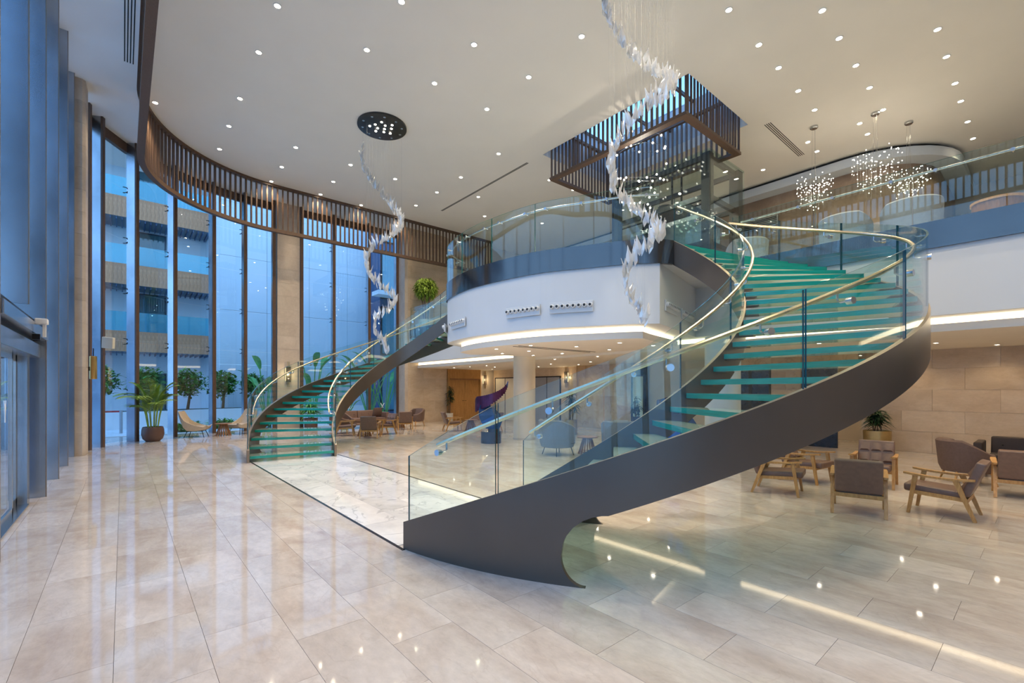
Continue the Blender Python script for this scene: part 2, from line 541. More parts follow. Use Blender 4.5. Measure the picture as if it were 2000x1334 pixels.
# ------------------------------------------------------------------ floor
fl = MB(); fl.box(-1.5, -7.2, -0.30, 24, 20.4, -0.012)
floor = struct(fl.build('floor', 'grout'), 'polished beige marble lobby floor laid in long slabs', 'floor')
ROW, LEN, GAP = 0.442, 0.886, 0.0022
slabs = []
CARP = (2.14, 3.97, 4.33, 11.28)
i0 = -5
for i in range(i0, 54):
    u0 = 2.17 + (i - 5) * ROW + 0.0
    if u0 > 23.5 or u0 < -1.45: continue
    base = 1.78 - 0.443 * ((i - 5) % 2)
    for j in range(-11, 24):
        v0 = base + j * LEN
        if v0 < -7.1 or v0 > 19.9: continue
        a, b, c, d = u0, u0 + ROW - GAP, v0, v0 + LEN - GAP
        d = min(d, 20.0)
        # leave out the white marble strip
        if a < CARP[1] + 0.03 and b > CARP[0] - 0.03 and c < CARP[3] + 0.03 and d > CARP[2] - 0.03:
            pieces = []
            if a < CARP[0] - 0.03: pieces.append((a, min(b, CARP[0] - 0.03), c, d))
            if b > CARP[1] + 0.03: pieces.append((max(a, CARP[1] + 0.03), b, c, d))
            ma, mb = max(a, CARP[0] - 0.03), min(b, CARP[1] + 0.03)
            if c < CARP[2] - 0.03: pieces.append((ma, mb, c, CARP[2] - 0.03))
            if d > CARP[3] + 0.03: pieces.append((ma, mb, CARP[3] + 0.03, d))
            slabs += [p for p in pieces if p[1] - p[0] > 0.02 and p[3] - p[2] > 0.02]
        else:
            slabs.append((a, b, c, d))
fx, fy = math.sin(0.703), math.cos(0.703)


def slab_rank(s):
    u, v = (s[0] + s[1]) / 2, (s[2] + s[3]) / 2
    dep = u * fx + v * fy; lat = u * fy - v * fx
    if dep < 2.3 or abs(lat) > dep * 1.14 + 0.5: return 1e6 + dep
    return dep


slabs.sort(key=slab_rank)
mb = MB(); mb.box(0, 0, -0.02, ROW - GAP, LEN - GAP, 0.0); slab_me = mb.mesh('floor_slab', 'floor_marble', fix=False)
rest = MB()
for n, (a, b, c, d) in enumerate(slabs):
    if n < 300:
        if abs(b - a - (ROW - GAP)) < 1e-4 and abs(d - c - (LEN - GAP)) < 1e-4:
            link('slab', slab_me, floor, (a, c, 0))
        else:
            q = MB(); q.box(0, 0, -0.02, b - a, d - c, 0.0)
            link('slab', q.mesh('slab_cut', 'floor_marble', fix=False), floor, (a, c, 0))
    else:
        rest.box(a, c, -0.02, b, d, 0.0)
tag(rest.build('slabs_beyond', 'floor_marble', floor, fix=False), kind='stuff')

# white marble strip between the two stair feet
strip = empty('marble_strip', (0, 0, 0))
tag(strip, 'white veined marble strip edged in black between the two stair feet', 'floor inlay')
wrow = (CARP[1] - CARP[0]) / 4
for i in range(4):
    v = CARP[2] - (0.45 if i % 2 else 0.0)
    while v < CARP[3]:
        a, b = max(v, CARP[2]), min(v + LEN, CARP[3])
        if b - a > 0.05:
            q = MB(); q.box(CARP[0] + i * wrow, a, -0.02, CARP[0] + (i + 1) * wrow - 0.002, b - 0.002, 0.001)
            q.build('slab', 'white_marble', strip, fix=False)
        v += LEN
for x0, x1 in ((CARP[0] - 0.035, CARP[0]), (CARP[1], CARP[1] + 0.035)):
    q = MB(); q.box(x0, 4.16 if x0 < 3 else CARP[2], -0.02, x1, CARP[3], 0.002); q.build('border', 'plinth_black', strip)

# ------------------------------------------------------------------ ceiling, soffit, skylight shaft
SK = (10.27, 13.55, 5.62, 10.60)
cm = MB()
cm.box(-1.5, -7.2, Z_CEIL, SK[0], 20.4, 9.4)
cm.box(SK[1], -7.2, Z_CEIL, 24, 20.4, 9.4)
cm.box(SK[0], -7.2, Z_CEIL, SK[1], SK[2], 9.4)
cm.box(SK[0], SK[3], Z_CEIL, SK[1], 20.4, 9.4)
ceiling = struct(cm.build('ceiling', 'ceiling_paint'), 'high flat painted ceiling of the lobby', 'ceiling')

VAL_O = [Vector((0.26, -7.0))] + [Vector((0.26, v)) for v in (0, 4, 8, 11, 13)] + [facade_pt(4.14, 180 - 3 * k) for k in range(0, 31)] + [Vector((u, CV + 4.14)) for u in (6, 8, 10, 12, 14.4)]
VAL_I = offset_curve(VAL_O, -0.15)
GLZ = [Vector((-1.25, v)) for v in (-7.2, 0, 4, 8, 11, 13)] + [facade_pt(5.65, 180 - 3 * k) for k in range(0, 31)] + [Vector((u, CV + 5.65)) for u in (6, 8, 10, 12, 14.4)]
VAL_O2 = VAL_O
sm = MB(); sm.band(VAL_O2, GLZ, Z_SOF, Z_CEIL + 0.02); struct(sm.build('ceiling_soffit', 'soffit_paint_lit'), 'pale soffit strip between the glass front and the slatted band', 'soffit')

sh = MB()
for a in ((SK[0] - 0.1, SK[2] - 0.1, SK[0], SK[3] + 0.1), (SK[1], SK[2] - 0.1, SK[1] + 0.1, SK[3] + 0.1), (SK[0], SK[2] - 0.1, SK[1], SK[2]), (SK[0], SK[3], SK[1], SK[3] + 0.1)):
    sh.box(a[0], a[1], 9.4, a[2], a[3], 10.6)
shaft = struct(sh.build('wall_skylight', 'white_paint'), 'white upstand of the rectangular skylight', 'wall')
skl = struct(empty('window_30'), 'rectangular glass skylight over the slatted box', 'skylight')
for i in range(3):
    a = SK[2] + i * (SK[3] - SK[2]) / 3; b = SK[2] + (i + 1) * (SK[3] - SK[2]) / 3
    q = MB(); q.box(SK[0], a + 0.03, 10.55, SK[1], b - 0.03, 10.57); q.build('pane', 'facade_glass', skl)
for i in range(4):
    a = SK[2] + i * (SK[3] - SK[2]) / 3
    q = MB(); q.box(SK[0], a - 0.03, 10.5, SK[1], a + 0.03, 10.6); q.build('glazing_bar', 'dark_wood', skl)

# ------------------------------------------------------------------ walls
def tiled_wall(name, p0, p1, z0, z1, course, length, material, label, thick=0.25, inward=1, start_off=0.0, tile_z=None, tile_s=None, cat='wall', gap=0.004):
    """Wall from p0 to p1 in plan; its face is to the left of the direction (inward=1) and carries stone tiles as children."""
    p0 = Vector(p0); p1 = Vector(p1); d = (p1 - p0); Lg = d.length; d.normalize(); n = Vector((-d.y, d.x)) * inward
    bk = MB(); b0 = p0 - n * (thick + 0.02); b1 = p1 - n * (thick + 0.02); c0 = p0 - n * 0.02; c1 = p1 - n * 0.02
    bk.prism([b0, b1, c1, c0], z0, z1)
    w = struct(bk.build(name, 'grout_light'), label, cat)
    ang = math.atan2(d.y, d.x)
    cache = {}
    ts = tile_s or (0, Lg); tz = tile_z or (z0, z1)
    r = 0; z = z0
    while z < z1 - 0.02:
        zt = min(z + course, z1)
        s = -length + start_off + (length / 2 if r % 2 else 0)
        while s < Lg:
            a, b = max(s, 0), min(s + length, Lg)
            if b - a > 0.03 and b > ts[0] and a < ts[1] and zt > tz[0] and z < tz[1]:
                key = (round(b - a, 3), round(zt - z, 3))
                if key not in cache:
                    q = MB(); y0, y1 = (-0.02, 0.0) if inward == 1 else (0.0, 0.02)
                    q.box(gap / 2, y0, gap / 2, b - a - gap / 2, y1, zt - z - gap / 2)
                    cache[key] = q.mesh(name + '_tile', material, fix=False)
                t = link('tile', cache[key], w, (p0.x + d.x * a, p0.y + d.y * a, z), ang)
            s += length
        z += course; r += 1
    return w


# ground floor right: stone wall behind the seating
tiled_wall('wall_right', (15.2, -3.0), (15.2, 3.3), 0, 2.62, 0.524, 1.16, 'wall_limestone', 'honey limestone tile wall behind the brown armchairs', inward=1, start_off=0.3, tile_s=(2.0, 6.4))
# left back wall, two storeys high, beside the last window
tiled_wall('wall_back', (12.1, 19.2), (10.0, 19.2), 0, 9.1, 0.52, 1.3, 'wall_limestone', 'tall honey limestone wall beside the last window bay', inward=1)
# rest of that wall, behind door and up
q = MB(); q.box(12.1, 19.3, 0, 24, 19.5, 9.1); struct(q.build('wall_far', 'beige_paint'), 'plain wall above the wooden door', 'wall')
q = MB(); q.box(-1.5, -7.4, 0, 24, -7.2, 9.4); struct(q.build('wall_front', 'beige_paint'), 'plain end wall of the lobby', 'wall')
q = MB(); q.box(24, -7.4, 0, 24.2, 19.5, 9.4); struct(q.build('wall_end', 'beige_paint'), 'plain wall at the far end of the upper floor', 'wall')
# ground floor back wall in sections
tiled_wall('wall_sconce', (15.0, 12.9), (15.0, 19.2), 0, 2.62, 0.655, 1.4, 'wall_limestone', 'pale limestone wall with sconces and door openings', inward=1, tile_s=(0.0, 6.3))
tiled_wall('wall_onyx', (14.6, 10.3), (14.6, 13.0), 0, 2.62, 1.31, 0.9, 'onyx', 'golden brown figured stone wall behind the grey tub chairs', inward=1)
q = MB(); q.box(14.58, 12.98, 0, 15.3, 13.02, 2.62); struct(q.build('wall_return', 'onyx'), 'narrow stone return of the onyx wall', 'wall')
tiled_wall('wall_stone', (14.6, 4.62), (14.6, 5.4), 0, 2.62, 0.524, 0.78, 'onyx', 'narrow amber stone wall between dark openings', inward=1)
q = MB(); q.box(14.9, 6.6, 0, 15.1, 9.7, 2.62); struct(q.build('wall_core', 'beige_paint'), 'beige wall of the lift core', 'wall')
q = MB(); q.box(17.2, 2.6, 0, 17.4, 13, 2.62); struct(q.build('wall_corridor', 'beige_paint'), 'lit corridor wall behind the openings', 'wall')
q = MB(); q.box(15.2, 3.28, 0, 17.3, 3.34, 2.62); struct(q.build('wall_side', 'beige_paint'), 'side wall of the corridor opening', 'wall')
# upper floor: curved brown stone wall under a rounded bulkhead
WB = [Vector((18.3, v)) for v in (19.2, 15, 11, 8, 6, 4.4)] + [Vector((20.3 - 2.0 * math.cos(math.radians(10 * k)), 4.4 - 2.0 * math.sin(math.radians(10 * k)))) for k in range(1, 10)] + [Vector((23.9, 2.4))]
q = MB(); q.band(WB, offset_curve(WB, 0.25), Z_UP, Z_CEIL)
wbk = struct(q.build('wall_upper', 'brown_stone', smooth=True), 'curved brown stone wall of the upper lounge', 'wall')
for s in (15, 12.6, 10.2, 7.8, 5.4):
    q = MB(); q.box(18.293, s, Z_UP, 18.302, s + 0.008, 8.6); q.build('joint', 'dark_slot', wbk)
BHK = offset_curve(WB, -0.55)
q = MB(); q.band(offset_curve(WB, -0.42), WB, 9.0, Z_CEIL + 0.02); struct(q.build('trim_shadow', 'dark_slot', smooth=True), 'near-black band painted as the shadow above the rounded bulkhead', 'shadow gap')  # shade of the recess put into the near-black colour of this band
q = MB(); q.band(BHK, WB, 8.70, 8.985); struct(q.build('ceiling_bulkhead', 'white_paint', smooth=True), 'rounded white ceiling bulkhead over the brown stone wall', 'bulkhead')
q = MB(); q.box(18.24, 6.55, 7.62, 18.29, 8.15, 7.95); q.box(18.22, 6.6, 7.67, 18.25, 8.1, 7.9, 1)
vg = empty('wall_vent', (0, 0, 0)); tag(vg, 'long dark air grille in the brown upper wall', 'vent')
q = MB(); q.box(18.22, 6.5, 7.60, 18.29, 8.2, 7.97); q.build('frame', 'steel', vg)
for i in range(5):
    q = MB(); q.box(18.205, 6.55, 7.64 + i * 0.062, 18.225, 8.15, 7.67 + i * 0.062); q.build('slat', 'dark_slot', vg)

# ------------------------------------------------------------------ upper floor slab and balcony
FRONT = catmull([(7.49, 4.66), (7.11, 5.1), (6.77, 5.73), (6.34, 6.60), (6.14, 7.74), (6.14, 8.96), (6.48, 10.25), (7.0, 10.75), (7.42, 10.98)], 8)
N_IN, N_OUT = stair_xy(TH_END, SC_W), stair_xy(TH_END, 0)
F_IN, F_OUT = mirror(N_IN), mirror(N_OUT)
UE = 10.1
slab_poly = [N_IN] + FRONT + [F_IN, F_OUT, Vector((UE, F_OUT.y)), Vector((UE, N_OUT.y)), N_OUT]
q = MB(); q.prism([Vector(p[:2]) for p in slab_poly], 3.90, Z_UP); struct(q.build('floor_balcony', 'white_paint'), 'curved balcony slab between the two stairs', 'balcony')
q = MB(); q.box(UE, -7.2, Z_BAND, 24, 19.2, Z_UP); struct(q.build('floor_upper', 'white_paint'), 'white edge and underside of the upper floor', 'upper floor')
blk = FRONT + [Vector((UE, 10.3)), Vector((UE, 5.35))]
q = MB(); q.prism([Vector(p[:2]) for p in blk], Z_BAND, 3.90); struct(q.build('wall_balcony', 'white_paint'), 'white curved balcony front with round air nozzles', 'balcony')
# bronze fascia
fas = MB(); fl_ = [N_IN] + FRONT + [F_IN]
fas.band(offset_curve(fl_, 0.03), offset_curve(fl_, -0.03), 3.89, Z_FAS)
struct(fas.build('trim_1', 'fascia_metal', smooth=True), 'dark bronze fascia along the curved balcony edge', 'fascia')
for nm, a, b in (('trim_2', -7.0, N_OUT.y + 0.1), ('trim_3', F_OUT.y - 0.1, 19.15)):
    q = MB(); q.box(UE - 0.04, a, 3.89, UE + 0.02, b, Z_FAS)
    struct(q.build(nm, 'fascia_metal'), 'dark bronze fascia of the straight upper floor edge ' + ('above the brown armchairs' if nm == 'trim_2' else 'near the limestone wall'), 'fascia')
# lowered ceiling panels with lit coves
def cove(name, curve_or_poly, strip_curve, label):
    o = empty(name); struct(o, label, 'ceiling panel')
    q = MB(); q.prism([Vector(p[:2]) for p in curve_or_poly], 2.56, 2.69); q.build('panel', 'ceiling_paint', o)
    q = MB(); q.band(strip_curve, offset_curve(strip_curve, -0.02), 2.69, Z_BAND); q.build('light_strip', 'cove_glow', o)
    return o


IN1 = offset_curve(FRONT, -0.34)[2:-2]
side1 = [Vector((8.0, 5.2))] + [Vector(p) for p in IN1[2:]] + [Vector((8.3, 10.35))]
pan1 = side1 + [Vector((9.75, 10.0)), Vector((9.75, 5.6))]
cove('ceiling_panel_1', pan1, offset_curve([Vector((9.7, 5.64))] + side1 + [Vector((9.7, 9.97))], -0.03), 'rounded lowered ceiling panel with a lit cove under the balcony')
pan2 = [Vector((10.5, -7.1)), Vector((24, -7.1)), Vector((24, 19.2)), Vector((10.5, 19.2))]
cove('ceiling_panel_2', pan2, [Vector((10.53, 19.15)), Vector((10.53, -7.1))], 'long lowered ceiling with a straight lit cove under the upper floor')
for i, v in enumerate((7.72, 7.9)):
    q = MB(); q.box(6.75, v, 2.553, 9.4, v + 0.035, 2.561)
    tag(q.build('ceiling_slot', 'dark_slot'), 'thin dark air slot under the balcony, ' + ('farther from' if i else 'nearer to') + ' its sharp corner', 'air slot', 'air slots under the balcony')

# ------------------------------------------------------------------ slatted valance
val = empty('slatted_valance'); tag(val, 'curved dark wood slatted band hanging along the glass front', 'slatted screen')
q = MB(); q.band(VAL_I, VAL_O, 7.36, 7.48); q.build('bottom_rail', 'dark_wood', val, smooth=True)
q = MB(); q.band(VAL_I, VAL_O, 9.02, 9.1); q.build('top_rail', 'dark_wood', val, smooth=True)
mid = offset_curve(VAL_O, -0.075)
lens = [0.0]
for a, b in zip(mid, mid[1:]): lens.append(lens[-1] + (b - a).length)
mb = MB(); mb.box(-0.023, -0.03, 7.48, 0.023, 0.03, 9.02); slat_me = mb.mesh('valance_slat', 'dark_wood', fix=False)
s = 5.6; k = 0
while s < lens[-1]:
    while lens[k + 1] < s: k += 1
    a, b = mid[k], mid[k + 1]; f = (s - lens[k]) / (lens[k + 1] - lens[k]); p = a.lerp(b, f); d = (b - a).normalized()
    link('slat', slat_me, val, (p.x, p.y, 0), math.atan2(d.y, d.x))
    s += 0.178

# ------------------------------------------------------------------ glass front
win_n = [0]
LEVELS = [0.03, 1.50, 3.02, 4.54, 6.06, 7.58, 9.0]
mb = MB()
for sx in (-1, 1):
    for sz in (-1, 1):
        mb.tube([(0, 0, 0), (sx * 0.055, 0.05, sz * 0.075), (sx * 0.07, 0.11, sz * 0.085)], 0.012, 6)
        mb.lathe([(0.028, 0), (0.028, 0.012)], 8, (sx * 0.07, 0.11, sz * 0.085 - 0.006))
mb.tube([(0, -0.03, 0), (0, 0.02, 0)], 0.03, 8)
spider_me = mb.mesh('spider', 'black_metal', fix=False)


def fin(parent, p, n, depth, z0=0.0, z1=9.0, cap='dark_wood', wide=0.07, capd=0.05):
    """Deep mullion at plan point p (its lobby edge), n = outward direction."""
    t = Vector((-n.y, n.x))
    a = p + n * capd; b = p + n * depth
    q = MB(); q.prism([a - t * wide / 2, a + t * wide / 2, b + t * wide / 2, b - t * wide / 2], z0, z1)
    f = q.build('mullion', 'brushed_steel', parent)
    q = MB(); q.prism([p - t * (wide * 0.62), p + t * (wide * 0.62), a + t * (wide * 0.62), a - t * (wide * 0.62)], z0, z1)
    q.build('mullion_cap', cap, f)
    return f


def bay(p, n, p2, n2, depth, label, fin_kw={}, z0=0.0, spiders=True, head=True):
    win_n[0] += 1
    w = struct(empty('window_%d' % win_n[0]), label, 'window')
    fin(w, p, n, depth, **fin_kw)
    a = p + n * (depth + 0.04); b = p2 + n2 * (depth + 0.04)
    d = (b - a); L = d.length; d.normalize(); nn = Vector((d.y, -d.x))
    if nn.dot(n) < 0: nn = -nn
    for z, zt in zip(LEVELS, LEVELS[1:]):
        if zt <= z0 + 0.1: continue
        zz = max(z, z0)
        q = MB(); q.prism([a, b, b + nn * 0.012, a + nn * 0.012], zz + 0.006, zt - 0.006); q.build('pane', 'facade_glass', w)
        if spiders and z > z0 + 0.2:
            link('spider_fitting', spider_me, w, (a.x - nn.x * 0.1, a.y - nn.y * 0.1, z), math.atan2(nn.y, nn.x) - PI / 2)
    if head:
        q = MB(); q.prism([a - nn * 0.04, b - nn * 0.04, b + nn * 0.08, a + nn * 0.08], 8.72, 9.0); q.build('head_frame', 'dark_wood', w)
    return w


W_ = Vector((-1, 0)); NB = Vector((0, 1))
left_v = [-6.0, -4.3, -2.55, -0.8, 0.95, 2.7, 4.5, 6.27, 8.0, 9.65, 11.4, 13.2, 14.85]
for a, b in zip(left_v, left_v[1:]):
    door_bay = abs(a - 6.27) < 0.01 or abs(a - 8.0) < 0.01
    kw = dict(cap='stringer_edge', wide=0.022, capd=0.012)
    if abs(a - 8.0) < 0.01: kw['z0'] = 2.62
    nm = {6.27: 'steel finned window bay above the near door leaf', 8.0: 'steel finned window bay above the far door leaf', 9.65: 'steel finned window bay just past the sliding door',
          11.4: 'second steel finned window bay past the sliding door', 13.2: 'steel finned window bay before the stone pier'}.get(a, 'steel finned window bay of the entrance front before the sliding door')
    bay(Vector((-0.86, a)), W_, Vector((-0.86, b)), W_, 0.36, nm, kw, z0=2.62 if door_bay else 0.0, spiders=False)
fin(struct(empty('trim_4'), 'steel fin standing against the stone pier', 'fin'), Vector((-0.86, 14.85)), W_, 0.36, cap='stringer_edge', wide=0.022, capd=0.012)

# stone pier at the start of the rounded corner
def pier(name, poly_lo, z1, label, courses=17):
    o = struct(empty(name), label, 'pier')
    h = z1 / courses
    for i in range(courses):
        q = MB(); q.prism(poly_lo, i * h + 0.003, (i + 1) * h - 0.003); q.build('block', 'pier_stone', o)
    cx = sum(p[0] for p in poly_lo) / len(poly_lo); cy_ = sum(p[1] for p in poly_lo) / len(poly_lo)
    q = MB(); q.prism([(cx + (p[0] - cx) * 0.97, cy_ + (p[1] - cy_) * 0.97) for p in poly_lo], 0, z1); q.build('core', 'grout', o)
    return o


pier('pillar_1', [(-1.3, 15.0), (-0.74, 15.0), (-0.68, 15.06), (-0.66, 15.55), (-0.72, 15.62), (-1.3, 15.62)], 9.0, 'pale stone pier between the entrance front and the rounded windows')
angs = [161.6, 154.7, 139.9, 125.2, 110.9, 99.3]
pts = [(facade_pt(5.3, a), Vector((math.cos(math.radians(a)), math.sin(math.radians(a))))) for a in angs] + [(Vector((4.54, 19.8)), NB)]
labs = ['narrow rounded window beside the stone pier', 'rounded window behind the potted palm', 'rounded window between the palm and the beige lounge chair',
        'rounded window behind the beige lounge chair', 'window behind the small slatted table', 'window left of the stone pier with the sconce']
for i in range(len(pts) - 1):
    bay(pts[i][0], pts[i][1], pts[i + 1][0], pts[i + 1][1], 0.30, labs[i], dict(wide=0.09))
fin(struct(empty('trim_5'), 'dark mullion at the edge of the sconce pier', 'fin'), Vector((4.54, 19.8)), NB, 0.30, wide=0.09)
pier('pillar_2', [(4.66, 19.85), (5.5, 19.85), (5.5, 20.3), (4.66, 20.3)], 9.0, 'limestone pier carrying a bronze sconce behind the far stair')
bx = [5.57, 6.87, 8.43, 9.79]
labs = ['tall window just past the sconce pier', 'tall window seen over the far stair', 'tall window beside the limestone back wall']
for i in range(3):
    bay(Vector((bx[i], 19.8)), NB, Vector((bx[i + 1], 19.8)), NB, 0.30, labs[i], dict(wide=0.09))
fin(struct(empty('trim_6'), 'last dark mullion against the limestone wall', 'fin'), Vector((9.79, 19.8)), NB, 0.30, wide=0.10)
q = MB(); q.box(9.84, 19.2, 0, 10.0, 20.2, 9.0); struct(q.build('wall_jamb', 'pier_stone'), 'stone jamb at the end of the glass front', 'wall')

# sliding entrance door
door = struct(empty('door_1'), 'automatic sliding glass door with steel frame', 'door')
q = MB(); q.box(-1.16, 6.3, 2.05, -0.92, 9.62, 2.24); q.build('operator_box', 'brushed_steel', door, bevel=0.008)
q = MB(); q.box(-1.2, 6.3, 2.30, -0.84, 9.62, 2.44); q.build('header_beam', 'brushed_steel', door, bevel=0.006)
q = MB(); q.box(-1.25, 6.3, 2.24, -1.0, 9.62, 2.62); q.build('header_recess', 'black_metal', door)
for a, b, u in ((6.35, 7.55, -1.10), (7.55, 8.35, -1.06), (8.35, 9.1, -1.12)):
    lf = MB()
    for c, d in ((a, a + 0.05), (b - 0.05, b)): lf.box(u - 0.02, c, 0.02, u + 0.02, d, 2.05)
    lf.box(u - 0.02, a, 0.02, u + 0.02, b, 0.12); lf.box(u - 0.02, a, 1.97, u + 0.02, b, 2.05)
    leaf = lf.build('door_leaf', 'steel', door)
    q = MB(); q.box(u - 0.005, a + 0.05, 0.12, u + 0.005, b - 0.05, 1.97); q.build('pane', 'facade_glass', leaf)
    q = MB(); m_ = (a + b) / 2
    for sx in (-1, 1):
        q.prism([(u + 0.007, m_ + sx * 0.012), (u + 0.007, m_ + sx * 0.05)] and [(u + 0.006, m_), (u + 0.010, m_), (u + 0.010, m_ + sx * 0.012), (u + 0.006, m_ + sx * 0.012)], 1.20, 1.42)
        q.hexa([(u + 0.006, m_ + sx * 0.012, 1.28), (u + 0.010, m_ + sx * 0.012, 1.28), (u + 0.010, m_ + sx * 0.025, 1.30), (u + 0.006, m_ + sx * 0.025, 1.30)],
               [(u + 0.006, m_ + sx * 0.045, 1.46), (u + 0.010, m_ + sx * 0.045, 1.46), (u + 0.010, m_ + sx * 0.06, 1.46), (u + 0.006, m_ + sx * 0.06, 1.46)])
    q.build('door_mark', 'decal_white', leaf)
q = MB(); q.box(-1.2, 9.1, 0, -1.0, 9.3, 2.05); q.build('door_post', 'brushed_steel', door)
q = MB(); q.box(-1.2, 6.3, 0.0, -0.98, 9.1, 0.02); q.build('threshold', 'steel', door)
sensor = empty('door_sensor', (-0.80, 8.35, 2.42)); tag(sensor, 'white motion sensor clipped above the sliding door', 'sensor')
q = MB(); q.box(-0.05, -0.07, 0.0, 0.07, 0.07, 0.07); q.build('body', 'decal_white', sensor, bevel=0.015)
q = MB(); q.box(0.02, -0.025, -0.16, 0.05, 0.025, 0.0); q.build('cable_tab', 'decal_white', sensor)
q = MB(); q.box(-0.9 + 0.83, -0.06, -0.20, 0.0, 0.02, -0.13); q.build('eye', 'black_metal', sensor)

for u_, wname in ((7.63, 'window_20'), (9.18, 'window_21')):
    q = MB()
    for sx in (-1, 1):
        q.hexa([(u_ + sx * 0.02, 20.12, 0.72), (u_ + sx * 0.06, 20.12, 0.70), (u_ + sx * 0.06, 20.125, 0.70), (u_ + sx * 0.02, 20.125, 0.72)],
               [(u_ - sx * 0.10, 20.12, 0.92), (u_ - sx * 0.07, 20.12, 0.94), (u_ - sx * 0.07, 20.125, 0.94), (u_ - sx * 0.10, 20.125, 0.92)])
    q.build('glass_mark', 'decal_white', bpy.data.objects.get(wname))

# ------------------------------------------------------------------ round columns
for k, (cu, cv, lab) in enumerate(((9.77, 10.92, 'round beige column beside the purple sculpture'), (9.72, 4.55, 'round white column seen through the near stair treads'))):
    o = struct(empty('column_%d' % (k + 1), (cu, cv, 0)), lab, 'column')
    q = MB(); q.lathe([(0.35, 0.06), (0.35, 2.70)], 40); q.build('shaft', 'beige_paint' if k == 0 else 'white_paint', o, smooth=True)
    q = MB(); q.lathe([(0.365, 0.0), (0.365, 0.06)], 40); q.build('base_ring', 'pier_stone', o, smooth=True)

# ------------------------------------------------------------------ stairs
NT = 27
RISE = (Z_UP - 0.0) / NT
DTH = TH_END / NT
TH_C, TH_T = 0.425, 0.475


